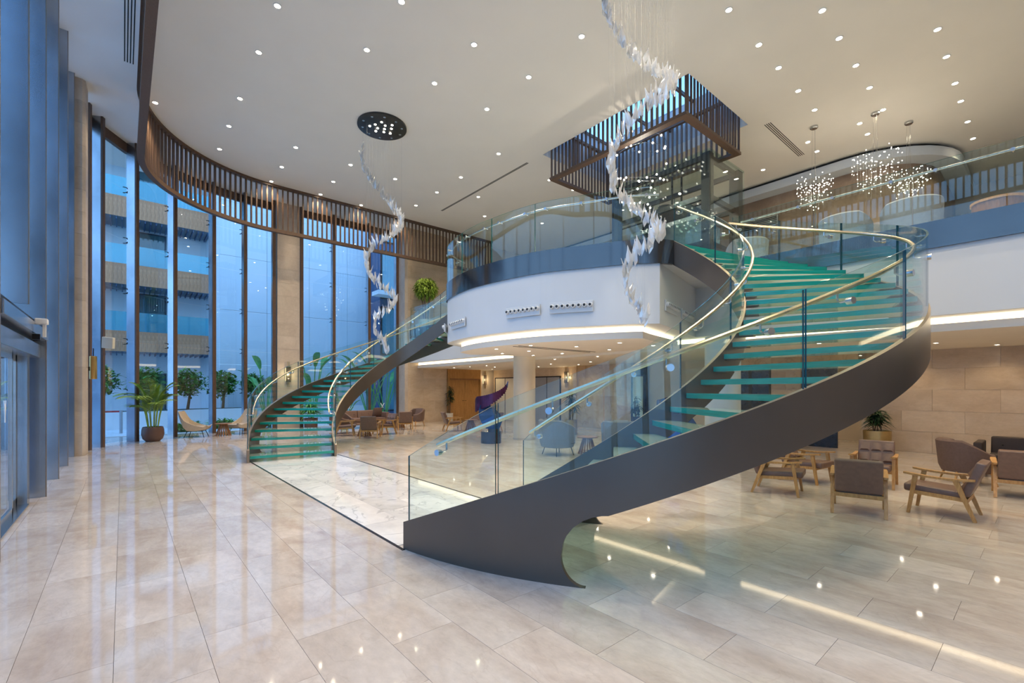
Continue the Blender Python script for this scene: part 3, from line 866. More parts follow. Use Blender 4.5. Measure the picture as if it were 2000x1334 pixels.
def staircase(flip, label):
    X = (lambda p: mirror(p)) if flip else (lambda p: p)
    root = empty('spiral_staircase'); tag(root, label, 'staircase', 'pair of curved stairs')
    for side in ('outer', 'inner'):
        o0, o1 = (0.0, 0.05) if side == 'outer' else (SC_W, SC_W - 0.05)
        H = 0.45
        th_m = 0.52
        zb = lambda t: stair_z(t) - H
        mbs = MB()
        # body over the whole run, its foot cut by a rounded notch
        n = 150; ths = sorted(set([TH_END * i / n for i in range(n + 1)] + [TH_C, TH_C + 0.004, TH_C + 0.012, TH_C + 0.024, th_m]))
        a = [X(stair_xy(t, o0)) for t in ths]; b = [X(stair_xy(t, o1)) for t in ths]
        z0 = []
        zc = 0.235
        for t in ths:
            if t < TH_C: z0.append(0.0)
            elif t == TH_C: z0.append(zc)
            elif t < th_m:
                x = (t - TH_C) / (th_m - TH_C); z0.append(zc + (zb(th_m) - zc) * math.sqrt(max(0, 1 - (1 - x) ** 2)))
            else: z0.append(zb(t))
        i_c = ths.index(TH_C)
        z1 = [stair_z(t) for t in ths]
        mbs.band(a[:i_c + 1], b[:i_c + 1], [0.0] * (i_c + 1), z1[:i_c + 1], 0, mtop=1)
        mbs.band(a[i_c:], b[i_c:], z0[i_c:], z1[i_c:], 0, mtop=1)
        hs = [TH_C + (TH_T - TH_C) * (i / 14) ** 1.6 for i in range(15)]
        zz = [max(0.002, zc * (1 - math.sqrt(max(0, 1 - (1 - i) ** 2)))) for i in [(t - TH_C) / (TH_T - TH_C) for t in hs]]
        mbs.band([X(stair_xy(t, o0)) for t in hs], [X(stair_xy(t, o1)) for t in hs], [0.0] * 15, zz, 0)
        mbs.build('stringer', ['bronze_metal', 'stringer_edge'], root, smooth=True)
        # glass balustrade
        joints = [0.012, 0.28, 0.92, 1.25, 1.57, 1.90, 2.24, 2.57, TH_END] if side == 'outer' else [0.012, 0.48, 0.92, 1.38, 1.88, 2.40, TH_END]
        og = 0.025 if side == 'outer' else SC_W - 0.025
        gh = lambda t: 0.78 if t > 0.28 else 0.63 + 0.15 * t / 0.28
        for ta, tb in zip(joints, joints[1:]):
            tt = [ta + 0.003 + (tb - ta - 0.006) * i / 14 for i in range(15)]
            g = MB(); g.band([X(stair_xy(t, og - 0.009)) for t in tt], [X(stair_xy(t, og + 0.009)) for t in tt], [stair_z(t) - 0.05 for t in tt], [stair_z(t) + gh(t) for t in tt], 0, mtop=1)
            g.build('glass_panel', ['rail_glass', 'glass_edge_dark'], root, smooth=True)
        # handrail
        oh = 0.13 if side == 'outer' else SC_W - 0.13
        tt = [0.09 + (TH_END - 0.09) * i / 90 for i in range(91)]
        hr = MB(); hr.tube([(*X(stair_xy(t, oh)), stair_z(t) + 0.645) for t in tt], 0.021, 8)
        rail = hr.build('handrail', 'champagne', root, smooth=True)
        brs = [0.12, 0.40, 0.64, 0.84, 1.04, 1.28, 1.50, 1.72, 2.0, 2.3, 2.6, 2.78]
        for t in brs:
            z = stair_z(t) + 0.645
            p = X(stair_xy(t, oh)); g0 = X(stair_xy(t, og)); out = X(stair_xy(t, og - 0.03 if side == 'outer' else og + 0.03))
            bb = MB(); bb.tube([(*p, z), (*p, z - 0.075), (*p.lerp(g0, 0.25), z - 0.095), (*g0, z - 0.095)], 0.009, 6)
            dv = (out - g0).normalized()
            bb.tube([(*(g0 - dv * 0.02), z - 0.095), (*(g0 + dv * 0.03), z - 0.095)], 0.03, 10)
            bb.build('rail_bracket', 'steel', rail, smooth=True)
    for i in range(NT):
        ta, tb = i * DTH + 0.008, (i + 1) * DTH + 0.022
        if i == NT - 1: tb = TH_END
        z = RISE * (i + 1) - 0.02
        ring = [X(stair_xy(ta, 0.06)), X(stair_xy(tb, 0.06)), X(stair_xy(tb, SC_W - 0.06)), X(stair_xy(ta, SC_W - 0.06))]
        t_ = MB(); t_.prism(ring, z - 0.058, z, 0, 1)
        tr = t_.build('tread', ['tread_glass', 'tread_edge'], root)
        for o_ in (0.05, SC_W - 0.05):
            s_ = 1 if o_ < 1 else -1
            c0, c1 = stair_xy(ta + 0.02, o_), stair_xy(tb - 0.03, o_); e0, e1 = stair_xy(ta + 0.02, o_ + s_ * 0.16), stair_xy(tb - 0.03, o_ + s_ * 0.16)
            br = MB(); br.prism([X(c0), X(c1), X(e1), X(e0)], z - 0.072, z - 0.0585); br.build('tread_bracket', 'bronze_metal', tr)
    return root


staircase(False, 'large curved glass and bronze staircase sweeping up in the foreground')
staircase(True, 'smaller looking curved glass staircase rising at the far end of the marble strip')

# ------------------------------------------------------------------ balcony and upper floor glass rails
def glass_rail(name, curve, seg, label, z0=Z_FAS, h=0.97, inside=1):
    o = empty(name); tag(o, label, 'glass railing')
    Ls = [0.0]
    for a, b in zip(curve, curve[1:]): Ls.append(Ls[-1] + (b - a).length)
    def at(s):
        for k in range(len(curve) - 1):
            if s <= Ls[k + 1] or k == len(curve) - 2:
                return curve[k].lerp(curve[k + 1], (s - Ls[k]) / max(1e-6, Ls[k + 1] - Ls[k]))
    n = max(1, round(Ls[-1] / seg))
    for i in range(n):
        a, b = Ls[-1] * i / n + 0.006, Ls[-1] * (i + 1) / n - 0.006
        cc = [at(a + (b - a) * j / 10) for j in range(11)]
        g = MB(); g.band(offset_curve(cc, 0.008), offset_curve(cc, -0.008), z0 - 0.1, z0 + h, 0, mtop=1)
        pn = g.build('glass_panel', ['rail_glass', 'glass_edge'], o, smooth=True)
    rc = offset_curve(curve, 0.09 * inside)
    q = MB(); q.tube([(*p, z0 + h - 0.11) for p in rc], 0.019, 8)
    r = q.build('handrail', 'steel', o, smooth=True)
    for i in range(n):
        for f in (0.2, 0.8):
            s = Ls[-1] * (i + f) / n
            p = at(s); p2 = at(min(s + 0.05, Ls[-1])); d = (p2 - p).normalized() if (p2 - p).length > 1e-6 else Vector((1, 0)); nrm = Vector((-d.y, d.x)) * inside
            b = MB(); b.tube([(*(p - nrm * 0.03), z0 + h - 0.15), (*(p + nrm * 0.09), z0 + h - 0.15), (*(p + nrm * 0.09), z0 + h - 0.11)], 0.01, 6)
            b.tube([(*(p - nrm * 0.035), z0 + h - 0.15), (*(p - nrm * 0.01), z0 + h - 0.15)], 0.028, 8)
            b.build('rail_bracket', 'steel', r)
    return o


glass_rail('balcony_railing', [Vector(p) for p in FRONT], 1.25, 'curved frameless glass railing on the central balcony', inside=-1)
glass_rail('upper_railing', [Vector((UE - 0.01, N_OUT.y + 0.1)), Vector((UE - 0.01, -7.0))], 1.45, 'straight glass railing of the upper floor above the brown armchairs', inside=1)
glass_rail('upper_railing', [Vector((UE - 0.01, 19.1)), Vector((UE - 0.01, F_OUT.y - 0.1))], 1.45, 'straight glass railing of the upper floor beside the indoor tree', inside=1)

# air nozzle panels on the balcony front
nz_me = MB(); nz_me.lathe([(0.048, 0.0), (0.048, 0.02), (0.036, 0.055), (0.026, 0.055), (0.024, 0.02)], 14)
nz_mesh = nz_me.mesh('nozzle', 'white_paint', smooth=True)
nd = MB(); nd.lathe([(0.0255, 0.05), (0.0255, 0.052)], 12); nd_mesh = nd.mesh('nozzle_hole', 'dark_slot', fix=False)


def nozzle_panel(p, n, zc, label, w=0.86):
    o = empty('nozzle_panel', (p.x, p.y, zc), math.atan2(n.y, n.x) - PI / 2)
    tag(o, label, 'air nozzle', 'air nozzle panels on the white balcony front')
    q = MB(); q.box(-w / 2, 0.0, -0.105, w / 2, 0.025, 0.105); q.build('plate', 'white_paint', o, bevel=0.004, seg=1)
    for i in range(8):
        x = -w / 2 + w * (i + 0.5) / 8
        k = link('nozzle', nz_mesh, o, (x, 0.025, 0.02)); k.rotation_euler = (-PI / 2, 0, 0)
        h = link('hole', nd_mesh, k)
    return o


def front_at(v):
    best = min(range(1, len(FRONT) - 1), key=lambda i: abs(FRONT[i].y - v))
    a, b = Vector(FRONT[best - 1][:2]), Vector(FRONT[best + 1][:2]); d = (b - a).normalized()
    return Vector(FRONT[best][:2]), Vector((-d.y, d.x)) if -d.y < 0 else Vector((d.y, -d.x))


for v, lab in ((6.02, 'nozzle panel on the balcony front nearest the hanging crystal spiral'), (7.06, 'second nozzle panel on the balcony front from its sharp corner'), (9.25, 'narrow looking nozzle panel near the far end of the balcony curve'), (10.45, 'edge-on nozzle panel where the balcony curves away by the far stair')):
    p, n = front_at(v); nozzle_panel(p + n * 0.012, n, 3.17, lab)
sd = (Vector((UE, 5.35)) - Vector((7.49, 4.66))).normalized(); sn = Vector((sd.y, -sd.x))
for f, lab in ((0.26, 'nozzle panel on the side of the balcony just past its corner'), (0.68, 'nozzle panel on the side of the balcony deeper behind the near stair')):
    p = Vector((7.49, 4.66)).lerp(Vector((UE, 5.35)), f); nozzle_panel(p + sn * 0.002, sn, 3.17, lab, 0.8)

# ------------------------------------------------------------------ downlights
mb = MB(); mb.lathe([(0.075, 0.0), (0.075, -0.012), (0.056, -0.012), (0.056, -0.002)], 20, caps=False); rim_me = mb.mesh('downlight_rim', 'lamp_rim', smooth=False)
mb = MB(); mb.lathe([(0.056, -0.004), (0.056, -0.008)], 20); lens_me = mb.mesh('downlight_lens', 'lamp_warm', fix=False)
mb = MB(); mb.lathe([(0.055, 0.0), (0.055, -0.01), (0.04, -0.01), (0.04, -0.002)], 16, caps=False); rim2_me = mb.mesh('downlight_rim_small', 'lamp_rim')
mb = MB(); mb.lathe([(0.04, -0.003), (0.04, -0.007)], 16); lens2_me = mb.mesh('downlight_lens_small', 'lamp_small', fix=False)


def spot(power, angle, col, name):
    l = bpy.data.lights.new(name, 'SPOT'); l.energy = power; l.spot_size = math.radians(angle); l.spot_blend = 0.6; l.color = col; l.shadow_soft_size = 0.07
    return l


L_MAIN = spot(P_MAIN, 120, (1.0, 0.80, 0.55), 'downlight_beam')
L_UPPER = spot(P_UPPER, 120, (1.0, 0.75, 0.44), 'downlight_beam_upper')
L_LOW = spot(P_LOW, 140, (1.0, 0.78, 0.50), 'downlight_beam_small')


def downlight(u, v, z, small, label, group, beam=None):
    o = empty('downlight', (u, v, z)); tag(o, label, 'downlight', group)
    link('rim', rim2_me if small else rim_me, o); link('lens', lens2_me if small else lens_me, o)
    lo = bpy.data.objects.new('beam', beam or (L_LOW if small else L_MAIN)); COL.objects.link(lo); lo.parent = o; lo.location = (0, 0, -0.03)
    return o


MAIN = [(2.31, 9.83), (4.12, 8.17), (5.84, 8.17), (7.45, 6.5), (2.31, 11.46), (4.12, 9.83), (5.84, 9.83), (7.45, 8.17), (2.31, 13.6), (0.65, 15.23), (7.45, 9.83), (2.31, 15.23), (2.31, 16.88), (4.1, 15.23),
        (9.15, 11.46), (4.1, 16.88), (5.82, 15.23), (7.43, 15.23), (9.15, 13.6), (5.82, 16.88), (4.1, 18.3), (9.15, 15.23), (10.6, 14.55), (5.82, 18.3), (7.43, 18.3), (9.15, 18.3),
        (9.15, 16.88), (5.84, 6.5), (4.12, 6.5), (2.31, 8.17), (2.31, 6.5), (4.12, 4.8), (2.31, 4.8), (5.84, 4.16), (7.45, 4.16), (9.15, 4.16), (9.15, 2.97), (7.45, 2.97), (5.84, 2.0), (4.12, 2.0), (2.31, 2.0), (7.45, 1.57), (9.15, 1.57),
        (4.12, -1.0), (7.45, -1.0), (2.31, -1.0), (5.84, 0.2), (7.45, 0.2), (9.15, 0.2), (4.12, 0.5)]  # closing lamps of this list added out of view to brighten the floor
UPPER = [(10.58, 2.97), (12.97, 1.57), (10.58, 4.16), (11.69, 2.97), (11.69, 4.16), (12.97, 2.97), (14.19, 1.57), (15.59, 1.57), (12.97, 4.16), (14.19, 2.97), (14.19, 4.16), (15.59, 2.97), (16.67, 1.57), (18.1, 1.57), (15.89, 3.55), (16.73, 3.55),
         (15.89, 4.84), (16.73, 4.84), (19.44, 1.57), (16.73, 6.44), (11.7, 11.72), (12.95, 11.72), (14.2, 8.2), (16.0, 11.7), (10.58, 1.57), (11.69, 1.57), (12.97, -1.0), (10.58, -1.0), (12.0, 16.0), (14.5, 15.0)]
ORD = ['first', 'second', 'third', 'fourth', 'fifth', 'sixth', 'seventh', 'eighth', 'ninth', 'tenth', 'eleventh', 'twelfth', 'thirteenth', 'fourteenth', 'fifteenth', 'sixteenth', 'seventeenth', 'eighteenth']


def rows(pts_, axis, tol, reverse):
    """(point, row, place in row): rows share the coordinate on `axis`; places run along the other one."""
    vals = sorted(set(p[axis] for p in pts_)); groups = []
    for x in vals:
        if groups and x - groups[-1][0] < tol: groups[-1].append(x)
        else: groups.append([x])
    out = []
    for k, g in enumerate(groups):
        mem = sorted([p for p in pts_ if p[axis] in g], key=lambda p: p[1 - axis], reverse=reverse)
        out += [(p, k, n) for n, p in enumerate(mem)]
    return out


for (u, v), k, n in rows(MAIN, 0, 0.4, True):
    downlight(u, v, Z_CEIL, False, 'high ceiling downlight, %s from the far windows in the %s row from the glass front' % (ORD[n], ORD[k]), 'downlights in the high ceiling over the stairs')
for (u, v), k, n in rows([p for p in UPPER if p[1] > 0], 1, 0.3, False):
    downlight(u, v, Z_CEIL, False, 'upper floor downlight, %s from the railing in the %s row from the right edge' % (ORD[n], ORD[k]), 'downlights over the upper floor', L_UPPER)
for (u, v) in [p for p in UPPER if p[1] <= 0]:  # these stand out of view and are kept only for the light they give
    downlight(u, v, Z_CEIL, False, 'unseen upper floor downlight near the end wall, kept for its light', 'downlights over the upper floor', L_UPPER)
LOWER = [(6.85, 8.66), (7.86, 9.68), (6.9, 7.5), (7.86, 7.01), (7.86, 8.61), (8.99, 9.67), (9.09, 8.62), (7.9, 5.85), (8.98, 5.75), (9.1, 7.05)]
LOWER2 = [(11.53, 15.25), (11.5, 16.4), (11.53, 17.7), (12.6, 16.05), (10.75, 10.53), (12.7, 12.65), (10.75, 8.76), (12.7, 10.66), (13.8, 17.8), (13.8, 14.5), (13.8, 12.2), (12.7, 8.3), (12.7, 6.2), (10.9, 6.5),
          (11.2, 3.2), (11.2, 1.6), (11.2, 0.0), (13.0, 3.2), (13.0, 1.6), (13.0, 0.0), (14.5, 2.4), (14.5, 0.8), (14.5, -0.8), (11.2, -2), (13.0, -2), (16.3, 5.0), (16.3, 8.0), (16.2, 3.6)]
for (u, v), k, n in rows(LOWER, 0, 0.5, False):
    downlight(u, v, 2.56, True, 'tiny downlight under the balcony, %s from the sharp corner in %s row from its front' % (ORD[n], ORD[k]), 'downlights under the balcony')
for (u, v), k, n in rows(LOWER2, 0, 0.5, True):
    downlight(u, v, 2.56, True, 'low ceiling downlight, %s from the limestone back wall in %s row behind the cove' % (ORD[n], ORD[k]), 'downlights under the upper floor')

# slot diffusers
def slots(name, x0, y0, x1, y1, z, n, along, label, w=0.02, pitch=0.05):
    o = empty(name, (0, 0, 0)); tag(o, label, 'air grille')
    for i in range(n):
        q = MB()
        if along == 'y': q.box(x0 + i * pitch, y0, z - 0.004, x0 + i * pitch + w, y1, z + 0.001)
        else: q.box(x0, y0 + i * pitch, z - 0.004, x1, y0 + i * pitch + w, z + 0.001)
        q.build('slot', 'dark_slot', o)
    return o


slots('slot_diffuser', 0.02, 6.0, 0.2, 13.58, Z_SOF, 4, 'y', 'four-slot air grille in the soffit beside the slatted band')
slots('slot_diffuser', 10.22, 11.3, 10.3, 16.7, Z_CEIL, 2, 'y', 'long thin air slot across the ceiling above the balcony', w=0.03)
slots('slot_diffuser', 13.92, 5.16, 16.65, 5.3, Z_CEIL, 4, 'x', 'four-slot air grille in the ceiling above the pendant clusters')

# ------------------------------------------------------------------ slatted skylight box
bxo = empty('skylight_box', (0, 0, 0)); tag(bxo, 'dark wood slatted box hanging below the skylight', 'slatted box')
X0, X1, Y0, Y1 = 10.45, 13.4, 5.8, 10.4
for a in ((X0 - 0.04, Y0 - 0.04, X0 + 0.14, Y1 + 0.04), (X1 - 0.14, Y0 - 0.04, X1 + 0.04, Y1 + 0.04)):
    q = MB(); q.box(a[0], a[1], 8.26, a[2], a[3], 8.34); q.build('bottom_rail', 'dark_wood', bxo)
for a in ((X0 + 0.14, Y0 - 0.04, X1 - 0.14, Y0 + 0.14), (X0 + 0.14, Y1 - 0.14, X1 - 0.14, Y1 + 0.04)):
    q = MB(); q.box(a[0], a[1], 8.26, a[2], a[3], 8.34); q.build('bottom_rail', 'dark_wood', bxo)
mb = MB(); mb.box(-0.030, -0.016, 8.34, 0.030, 0.016, 9.9); bs_me = mb.mesh('box_slat', 'dark_wood', fix=False)
n = 29
for i in range(n + 1):
    y = Y0 + (Y1 - Y0) * i / n
    for x in (X0 + 0.03, X1 - 0.03): link('slat', bs_me, bxo, (x, y, 0), PI / 2)
n = 18
for i in range(1, n):
    x = X0 + (X1 - X0) * i / n
    for y in (Y0 + 0.03, Y1 - 0.03): link('slat', bs_me, bxo, (x, y, 0), 0)
q = MB()
for a in ((X0, Y0, X0 + 0.1, Y1), (X1 - 0.1, Y0, X1, Y1), (X0, Y0, X1, Y0 + 0.1), (X0, Y1 - 0.1, X1, Y1)):
    q.box(a[0], a[1], 9.9, a[2], a[3], 9.98)
for x in (X0 - 0.18, X1): q.box(x, 8.0, 9.9, x + 0.18, 8.06, 9.98)
q.build('top_frame', 'dark_wood', bxo)

# ------------------------------------------------------------------ crystal spiral chandeliers
mb = MB()
prof = [(0.0, 0.0), (0.018, 0.03), (0.036, 0.09), (0.030, 0.15), (0.012, 0.21), (0.004, 0.27)]
for (r, z), (r2, z2) in zip(prof, prof[1:]):
    pass
rings = []
for r, z in [(0.003, 0.0), (0.020, 0.03), (0.046, 0.09), (0.036, 0.15), (0.015, 0.21), (0.004, 0.27)]:
    rings.append([(r, 0, z), (0, r * 0.32 + 0.002, z), (-r, 0, z), (0, -r * 0.32 - 0.002, z)])
mb.loft(rings, True)
drop_me = mb.mesh('crystal_drop', 'crystal', smooth=False)
PH = [(8.45, -0.2, 0.56), (8.23, 0, 0.58), (6.26, PI, 0.54), (5.05, 2 * PI, 0.42), (4.06, 3 * PI, 0.35), (3.34, 4 * PI, 0.19), (2.6, 5 * PI, 0.12)]


def spiral(center, label, ndrops, zcan=Z_CEIL, zig=1):
    o = empty('crystal_chandelier', (center[0], center[1], 0)); tag(o, label, 'chandelier', 'spiral crystal chandeliers')
    rx, ry = math.cos(0.703), -math.sin(0.703)
    path = []
    for (za, pa, ra), (zb_, pb, rb) in zip(PH, PH[1:]):
        for i in range(20):
            f = i / 20; g = f
            ph = pa + (pb - pa) * g; r = ra + (rb - ra) * f; z = za + (zb_ - za) * f
            lat = -r * math.cos(ph); dp = r * math.sin(ph) * zig
            path.append(Vector((lat * rx + dp * -ry, lat * ry + dp * rx, z)))
    Ls = [0.0]
    for a, b in zip(path, path[1:]): Ls.append(Ls[-1] + (b - a).length)
    rnd = random.Random(len(label)); wires = MB(); k = 0
    for i in range(ndrops):
        s = Ls[-1] * (i + 0.5) / ndrops
        while k < len(Ls) - 2 and Ls[k + 1] < s: k += 1
        p = path[k].lerp(path[k + 1], (s - Ls[k]) / (Ls[k + 1] - Ls[k]))
        p = p + Vector((rnd.uniform(-.03, .03), rnd.uniform(-.03, .03), rnd.uniform(-.07, .07)))
        d = link('drop', drop_me, o, (p.x, p.y, p.z - 0.13)); d.rotation_euler = (rnd.uniform(-.35, .35), rnd.uniform(-.35, .35), rnd.uniform(0, 6.28))
        d.scale = [rnd.uniform(0.8, 1.15)] * 3
        if i % 4 == 0: wires.tube([(p.x, p.y, p.z + 0.1), (p.x, p.y, zcan - 0.05)], 0.0009, 3, caps=False)
    tag(wires.build('suspension_wires', 'lamp_wire', o, fix=False), kind='stuff')
    q = MB(); q.lathe([(0.68, 0.0), (0.68, -0.05), (0.66, -0.06)], 48, (0, 0, zcan)); can = q.build('canopy', 'elevator_dark', o, smooth=True)
    lm = MB(); lm.lathe([(0.03, -0.061), (0.03, -0.068)], 12); me = lm.mesh('canopy_lamp', 'lamp_small', fix=False)
    for i in range(11):
        a = i * 2.4; r = 0.11 * math.sqrt(i + 0.4) 
        link('lamp', me, can, (r * math.cos(a), r * math.sin(a), zcan))
    pm = MB(); pm.lathe([(0.035, -0.061), (0.03, -0.064)], 12); pme = pm.mesh('canopy_cap', 'steel', fix=False)
    for i in range(10):
        a = 2 * PI * i / 10; link('cap', pme, can, (0.55 * math.cos(a), 0.55 * math.sin(a), zcan))
    ld = bpy.data.lights.new('canopy_beam', 'SPOT'); ld.energy = 420; ld.spot_size = 0.6; ld.color = (1, 0.92, 0.8); ld.shadow_soft_size = 0.03
    lo = bpy.data.objects.new('beam', ld); COL.objects.link(lo); lo.parent = o; lo.location = (0, 0, zcan - 0.12)
    return o


spiral((5.98, 4.1), 'long crystal drop spiral hanging in front of the slatted skylight box', 230)
spiral((5.65, 12.4), 'crystal drop spiral below a round dark canopy near the windows', 230)

# ------------------------------------------------------------------ wire ring chandelier in the skylight
rc = empty('ring_chandelier', (11.2, 7.57, 0)); tag(rc, 'wire ring chandelier with small bulbs inside the slatted skylight box', 'chandelier')
bm_ = MB(); bm_.sphere((0, 0, 0), 0.027, 10, 8); bulb_me = bm_.mesh('ring_bulb', 'bead_light', smooth=True, fix=False)
rnd = random.Random(3)
for (zc, r, tx, ty, nb, ox, oy) in ((8.55, 0.62, 0.18, 0.10, 8, 0.0, -0.1), (8.0, 0.78, -0.20, 0.15, 9, 0.0, 0.05), (7.55, 0.60, 0.3, -0.2, 8, 0.05, 0.0), (7.1, 0.48, -0.12, -0.1, 7, 0.0, 0.1), (6.75, 0.30, 0.05, 0.1, 8, 0.0, 0.05)):
    R = Matrix.Rotation(tx, 3, 'X') @ Matrix.Rotation(ty, 3, 'Y')
    pt = lambda a: R @ Vector((r * math.cos(a), r * math.sin(a), 0)) + Vector((ox, oy, zc))
    q = MB(); q.tube([pt(2 * PI * i / 40) for i in range(41)], 0.005, 5); ring = q.build('ring', 'steel', rc, smooth=True)
    for i in range(nb):
        p = pt(2 * PI * (i + rnd.uniform(-0.2, 0.2)) / nb); link('bulb', bulb_me, ring, p)
q = MB()
for (x, y) in ((0.3, 0.2), (-0.3, 0.1), (0, -0.3)): q.tube([(x, y, 7.0), (x * 1.2, y * 1.2, 10.5)], 0.004, 4)
q.build('suspension_wire', 'steel', rc)
ld = bpy.data.lights.new('ring_glow', 'POINT'); ld.energy = 35; ld.color = (1, 0.9, 0.75); ld.shadow_soft_size = 0.03
lo = bpy.data.objects.new('glow', ld); COL.objects.link(lo); lo.parent = rc; lo.location = (0, 0, 7.7)

# pendant bead clusters
for (u, v, zt, zb_, lab) in ((15.09, 4.44, 7.62, 6.62, 'bead light cluster hanging nearest the slatted skylight box'), (15.61, 3.14, 8.0, 6.75, 'largest middle bead light cluster under the upper ceiling'), (16.86, 2.64, 7.7, 6.75, 'bead light cluster hanging beside the rounded bulkhead')):
    o = empty('bead_pendant', (u, v, 0)); tag(o, lab, 'pendant lamp', 'bead cluster pendants')
    q = MB(); q.lathe([(0.10, Z_CEIL), (0.10, Z_CEIL - 0.05), (0.08, Z_CEIL - 0.07)], 20); q.build('canopy', 'steel', o, smooth=True)
    q = MB()
    for a in (0, 2.1, 4.2): q.tube([(0.04 * math.cos(a), 0.04 * math.sin(a), Z_CEIL - 0.05), (0.05 * math.cos(a), 0.05 * math.sin(a), zt)], 0.003, 4)
    q.build('suspension_wire', 'steel', o)
    beads = MB(); rods = MB(); rr = 0.46 if zt < 7.9 else 0.56
    for i in range(58):
        a = i * 2.399; r = rr * math.sqrt((i + 0.5) / 58)
        x, y = r * math.cos(a), r * math.sin(a)
        depth = (zt - zb_) * (1 - (r / rr) ** 2 * 0.6)
        rods.tube([(x, y, zt - 0.02 * (i % 5)), (x, y, zt - depth)], 0.0022, 3, caps=False)
        for k in range(2):
            f = (k + rnd.random() * 0.9) / 2
            beads.sphere((x, y, zt - depth * f), 0.0115, 6, 4)
    tag(beads.build('bead_cluster', 'bead_light', o, fix=False), kind='stuff')
    tag(rods.build('rod_cluster', 'lamp_wire', o, fix=False), kind='stuff')
    ld = bpy.data.lights.new('bead_glow', 'POINT'); ld.energy = 8; ld.color = (1, 0.92, 0.78); ld.shadow_soft_size = 0.03
    lo = bpy.data.objects.new('glow', ld); COL.objects.link(lo); lo.parent = o; lo.location = (0, 0, (zt + zb_) / 2)

# ------------------------------------------------------------------ glass lift
lift = empty('glass_lift', (0, 0, 0)); tag(lift, 'glass lift shaft with dark steel posts behind the balcony', 'lift')
for (x, y, w) in ((12.42, 6.24, 0.24), (12.42, 9.3, 0.24), (14.2, 6.24, 0.28), (14.2, 9.3, 0.28)):
    q = MB(); q.box(x - w / 2, y - w / 2, Z_UP, x + w / 2, y + w / 2, 8.15); q.build('post', 'elevator_dark', lift)
for z in (5.6, 6.9, 8.0):
    q = MB(); q.box(12.37, 6.3, z, 12.47, 9.2, z + 0.14); q.box(14.1, 6.3, z, 14.2, 9.2, z + 0.14); q.box(12.5, 6.19, z, 14.1, 6.29, z + 0.14); q.build('cross_beam', 'elevator_dark', lift)
for a in ((12.24, 6.1, 12.26, 7.6), (12.24, 7.62, 12.26, 9.3), (12.3, 6.08, 14.4, 6.10)):
    q = MB(); q.box(a[0], a[1], Z_UP, a[2], a[3], 8.2, 0); q.build('shaft_pane', 'rail_glass', lift)
q = MB(); q.box(12.6, 6.6, Z_UP, 14.0, 8.9, 4.32); q.box(12.6, 6.6, 6.5, 14.0, 8.9, 6.62); q.box(13.92, 6.6, 4.32, 14.0, 8.9, 6.5); q.build('car_shell', 'steel', lift)
q = MB(); q.box(12.6, 6.6, 4.32, 12.63, 8.9, 6.5); q.build('car_pane', 'rail_glass', lift)
q = MB(); q.box(12.9, 7.0, 6.62, 13.7, 8.3, 7.1); q.tube([(12.9, 7.6, 7.1), (12.9, 7.6, 8.1)], 0.03, 8); q.tube([(13.1, 7.4, 7.1), (13.1, 7.4, 8.1)], 0.03, 8); q.lathe([(0.22, 7.2), (0.22, 7.3)], 20, (13.0, 7.9, 0)); q.build('machinery', 'black_metal', lift)
q = MB(); q.box(12.24, 6.08, 8.15, 14.4, 9.3, 8.17); q.build('shaft_roof', 'rail_glass', lift)

# ground floor details on the back walls
d2 = struct(empty('door_2'), 'wide oak double door with wood panel above', 'door')
q = MB(); q.box(12.12, 19.14, 2.1, 14.1, 19.3, 2.6); q.build('overpanel', 'door_wood', d2)
for a, b in ((12.12, 12.2), (14.02, 14.1)):
    q = MB(); q.box(a, 19.1, 0, b, 19.3, 2.1); q.build('jamb', 'door_wood', d2)
q = MB(); q.box(12.2, 19.12, 2.04, 14.02, 19.3, 2.1); q.build('head', 'walnut', d2)
for a, b in ((12.2, 13.11), (13.11, 14.02)):
    q = MB(); q.box(a + 0.003, 19.17, 0.01, b - 0.003, 19.22, 2.04); lf = q.build('door_leaf', 'door_wood', d2)
    for i in range(16):
        q = MB(); q.box(a + 0.03, 19.163, 0.08 + i * 0.12, b - 0.03, 19.17, 0.16 + i * 0.12); q.build('slat', 'door_wood', lf)
    hx = b - 0.07 if a < 13 else a + 0.07
    q = MB(); q.tube([(hx, 19.17, 1.0), (hx, 19.11, 1.0), (hx - 0.1, 19.11, 1.0)], 0.01, 6); q.build('door_handle', 'black_metal', lf)
for k, (a, b, lab) in enumerate(((17.4, 19.05, 'pale wide doorway left of the round column'), (14.3, 16.05, 'grey doorway with dark frame between column and sconce'))):
    d = struct(empty('door_%d' % (k + 3)), lab, 'door')
    q = MB(); q.box(14.96, a, 0, 15.0, a + 0.05, 2.16); q.box(14.96, b - 0.05, 0, 15.0, b, 2.16); q.box(14.96, a, 2.12, 15.0, b, 2.17); q.build('frame', 'black_metal', d)
    m_ = (a + b) / 2
    for c, e in ((a + 0.05, m_ - 0.02), (m_ + 0.02, b - 0.05)):
        q = MB(); q.box(14.975, c, 0.01, 14.99, e, 2.12); q.build('door_leaf', 'pale_fabric' if k else 'ivory', d)
    q = MB(); q.box(14.968, m_ - 0.02, 0, 14.985, m_ + 0.02, 2.12); q.build('meeting_stile', 'black_metal', d)
d5 = struct(empty('door_5'), 'bright glazed opening beside the onyx wall', 'door')
q = MB()
for a in (9.72, 10.24): q.box(14.6, a, 0, 14.7, a + 0.06, 2.1)
q.box(14.6, 9.72, 2.05, 14.7, 10.3, 2.12); q.build('frame', 'elevator_dark', d5)
q = MB(); q.box(14.64, 9.78, 0.02, 14.66, 10.24, 2.05); q.build('pane', 'frosted_pane', d5)
d6 = struct(empty('door_6'), 'dark glazed doors behind the near stair treads', 'door')
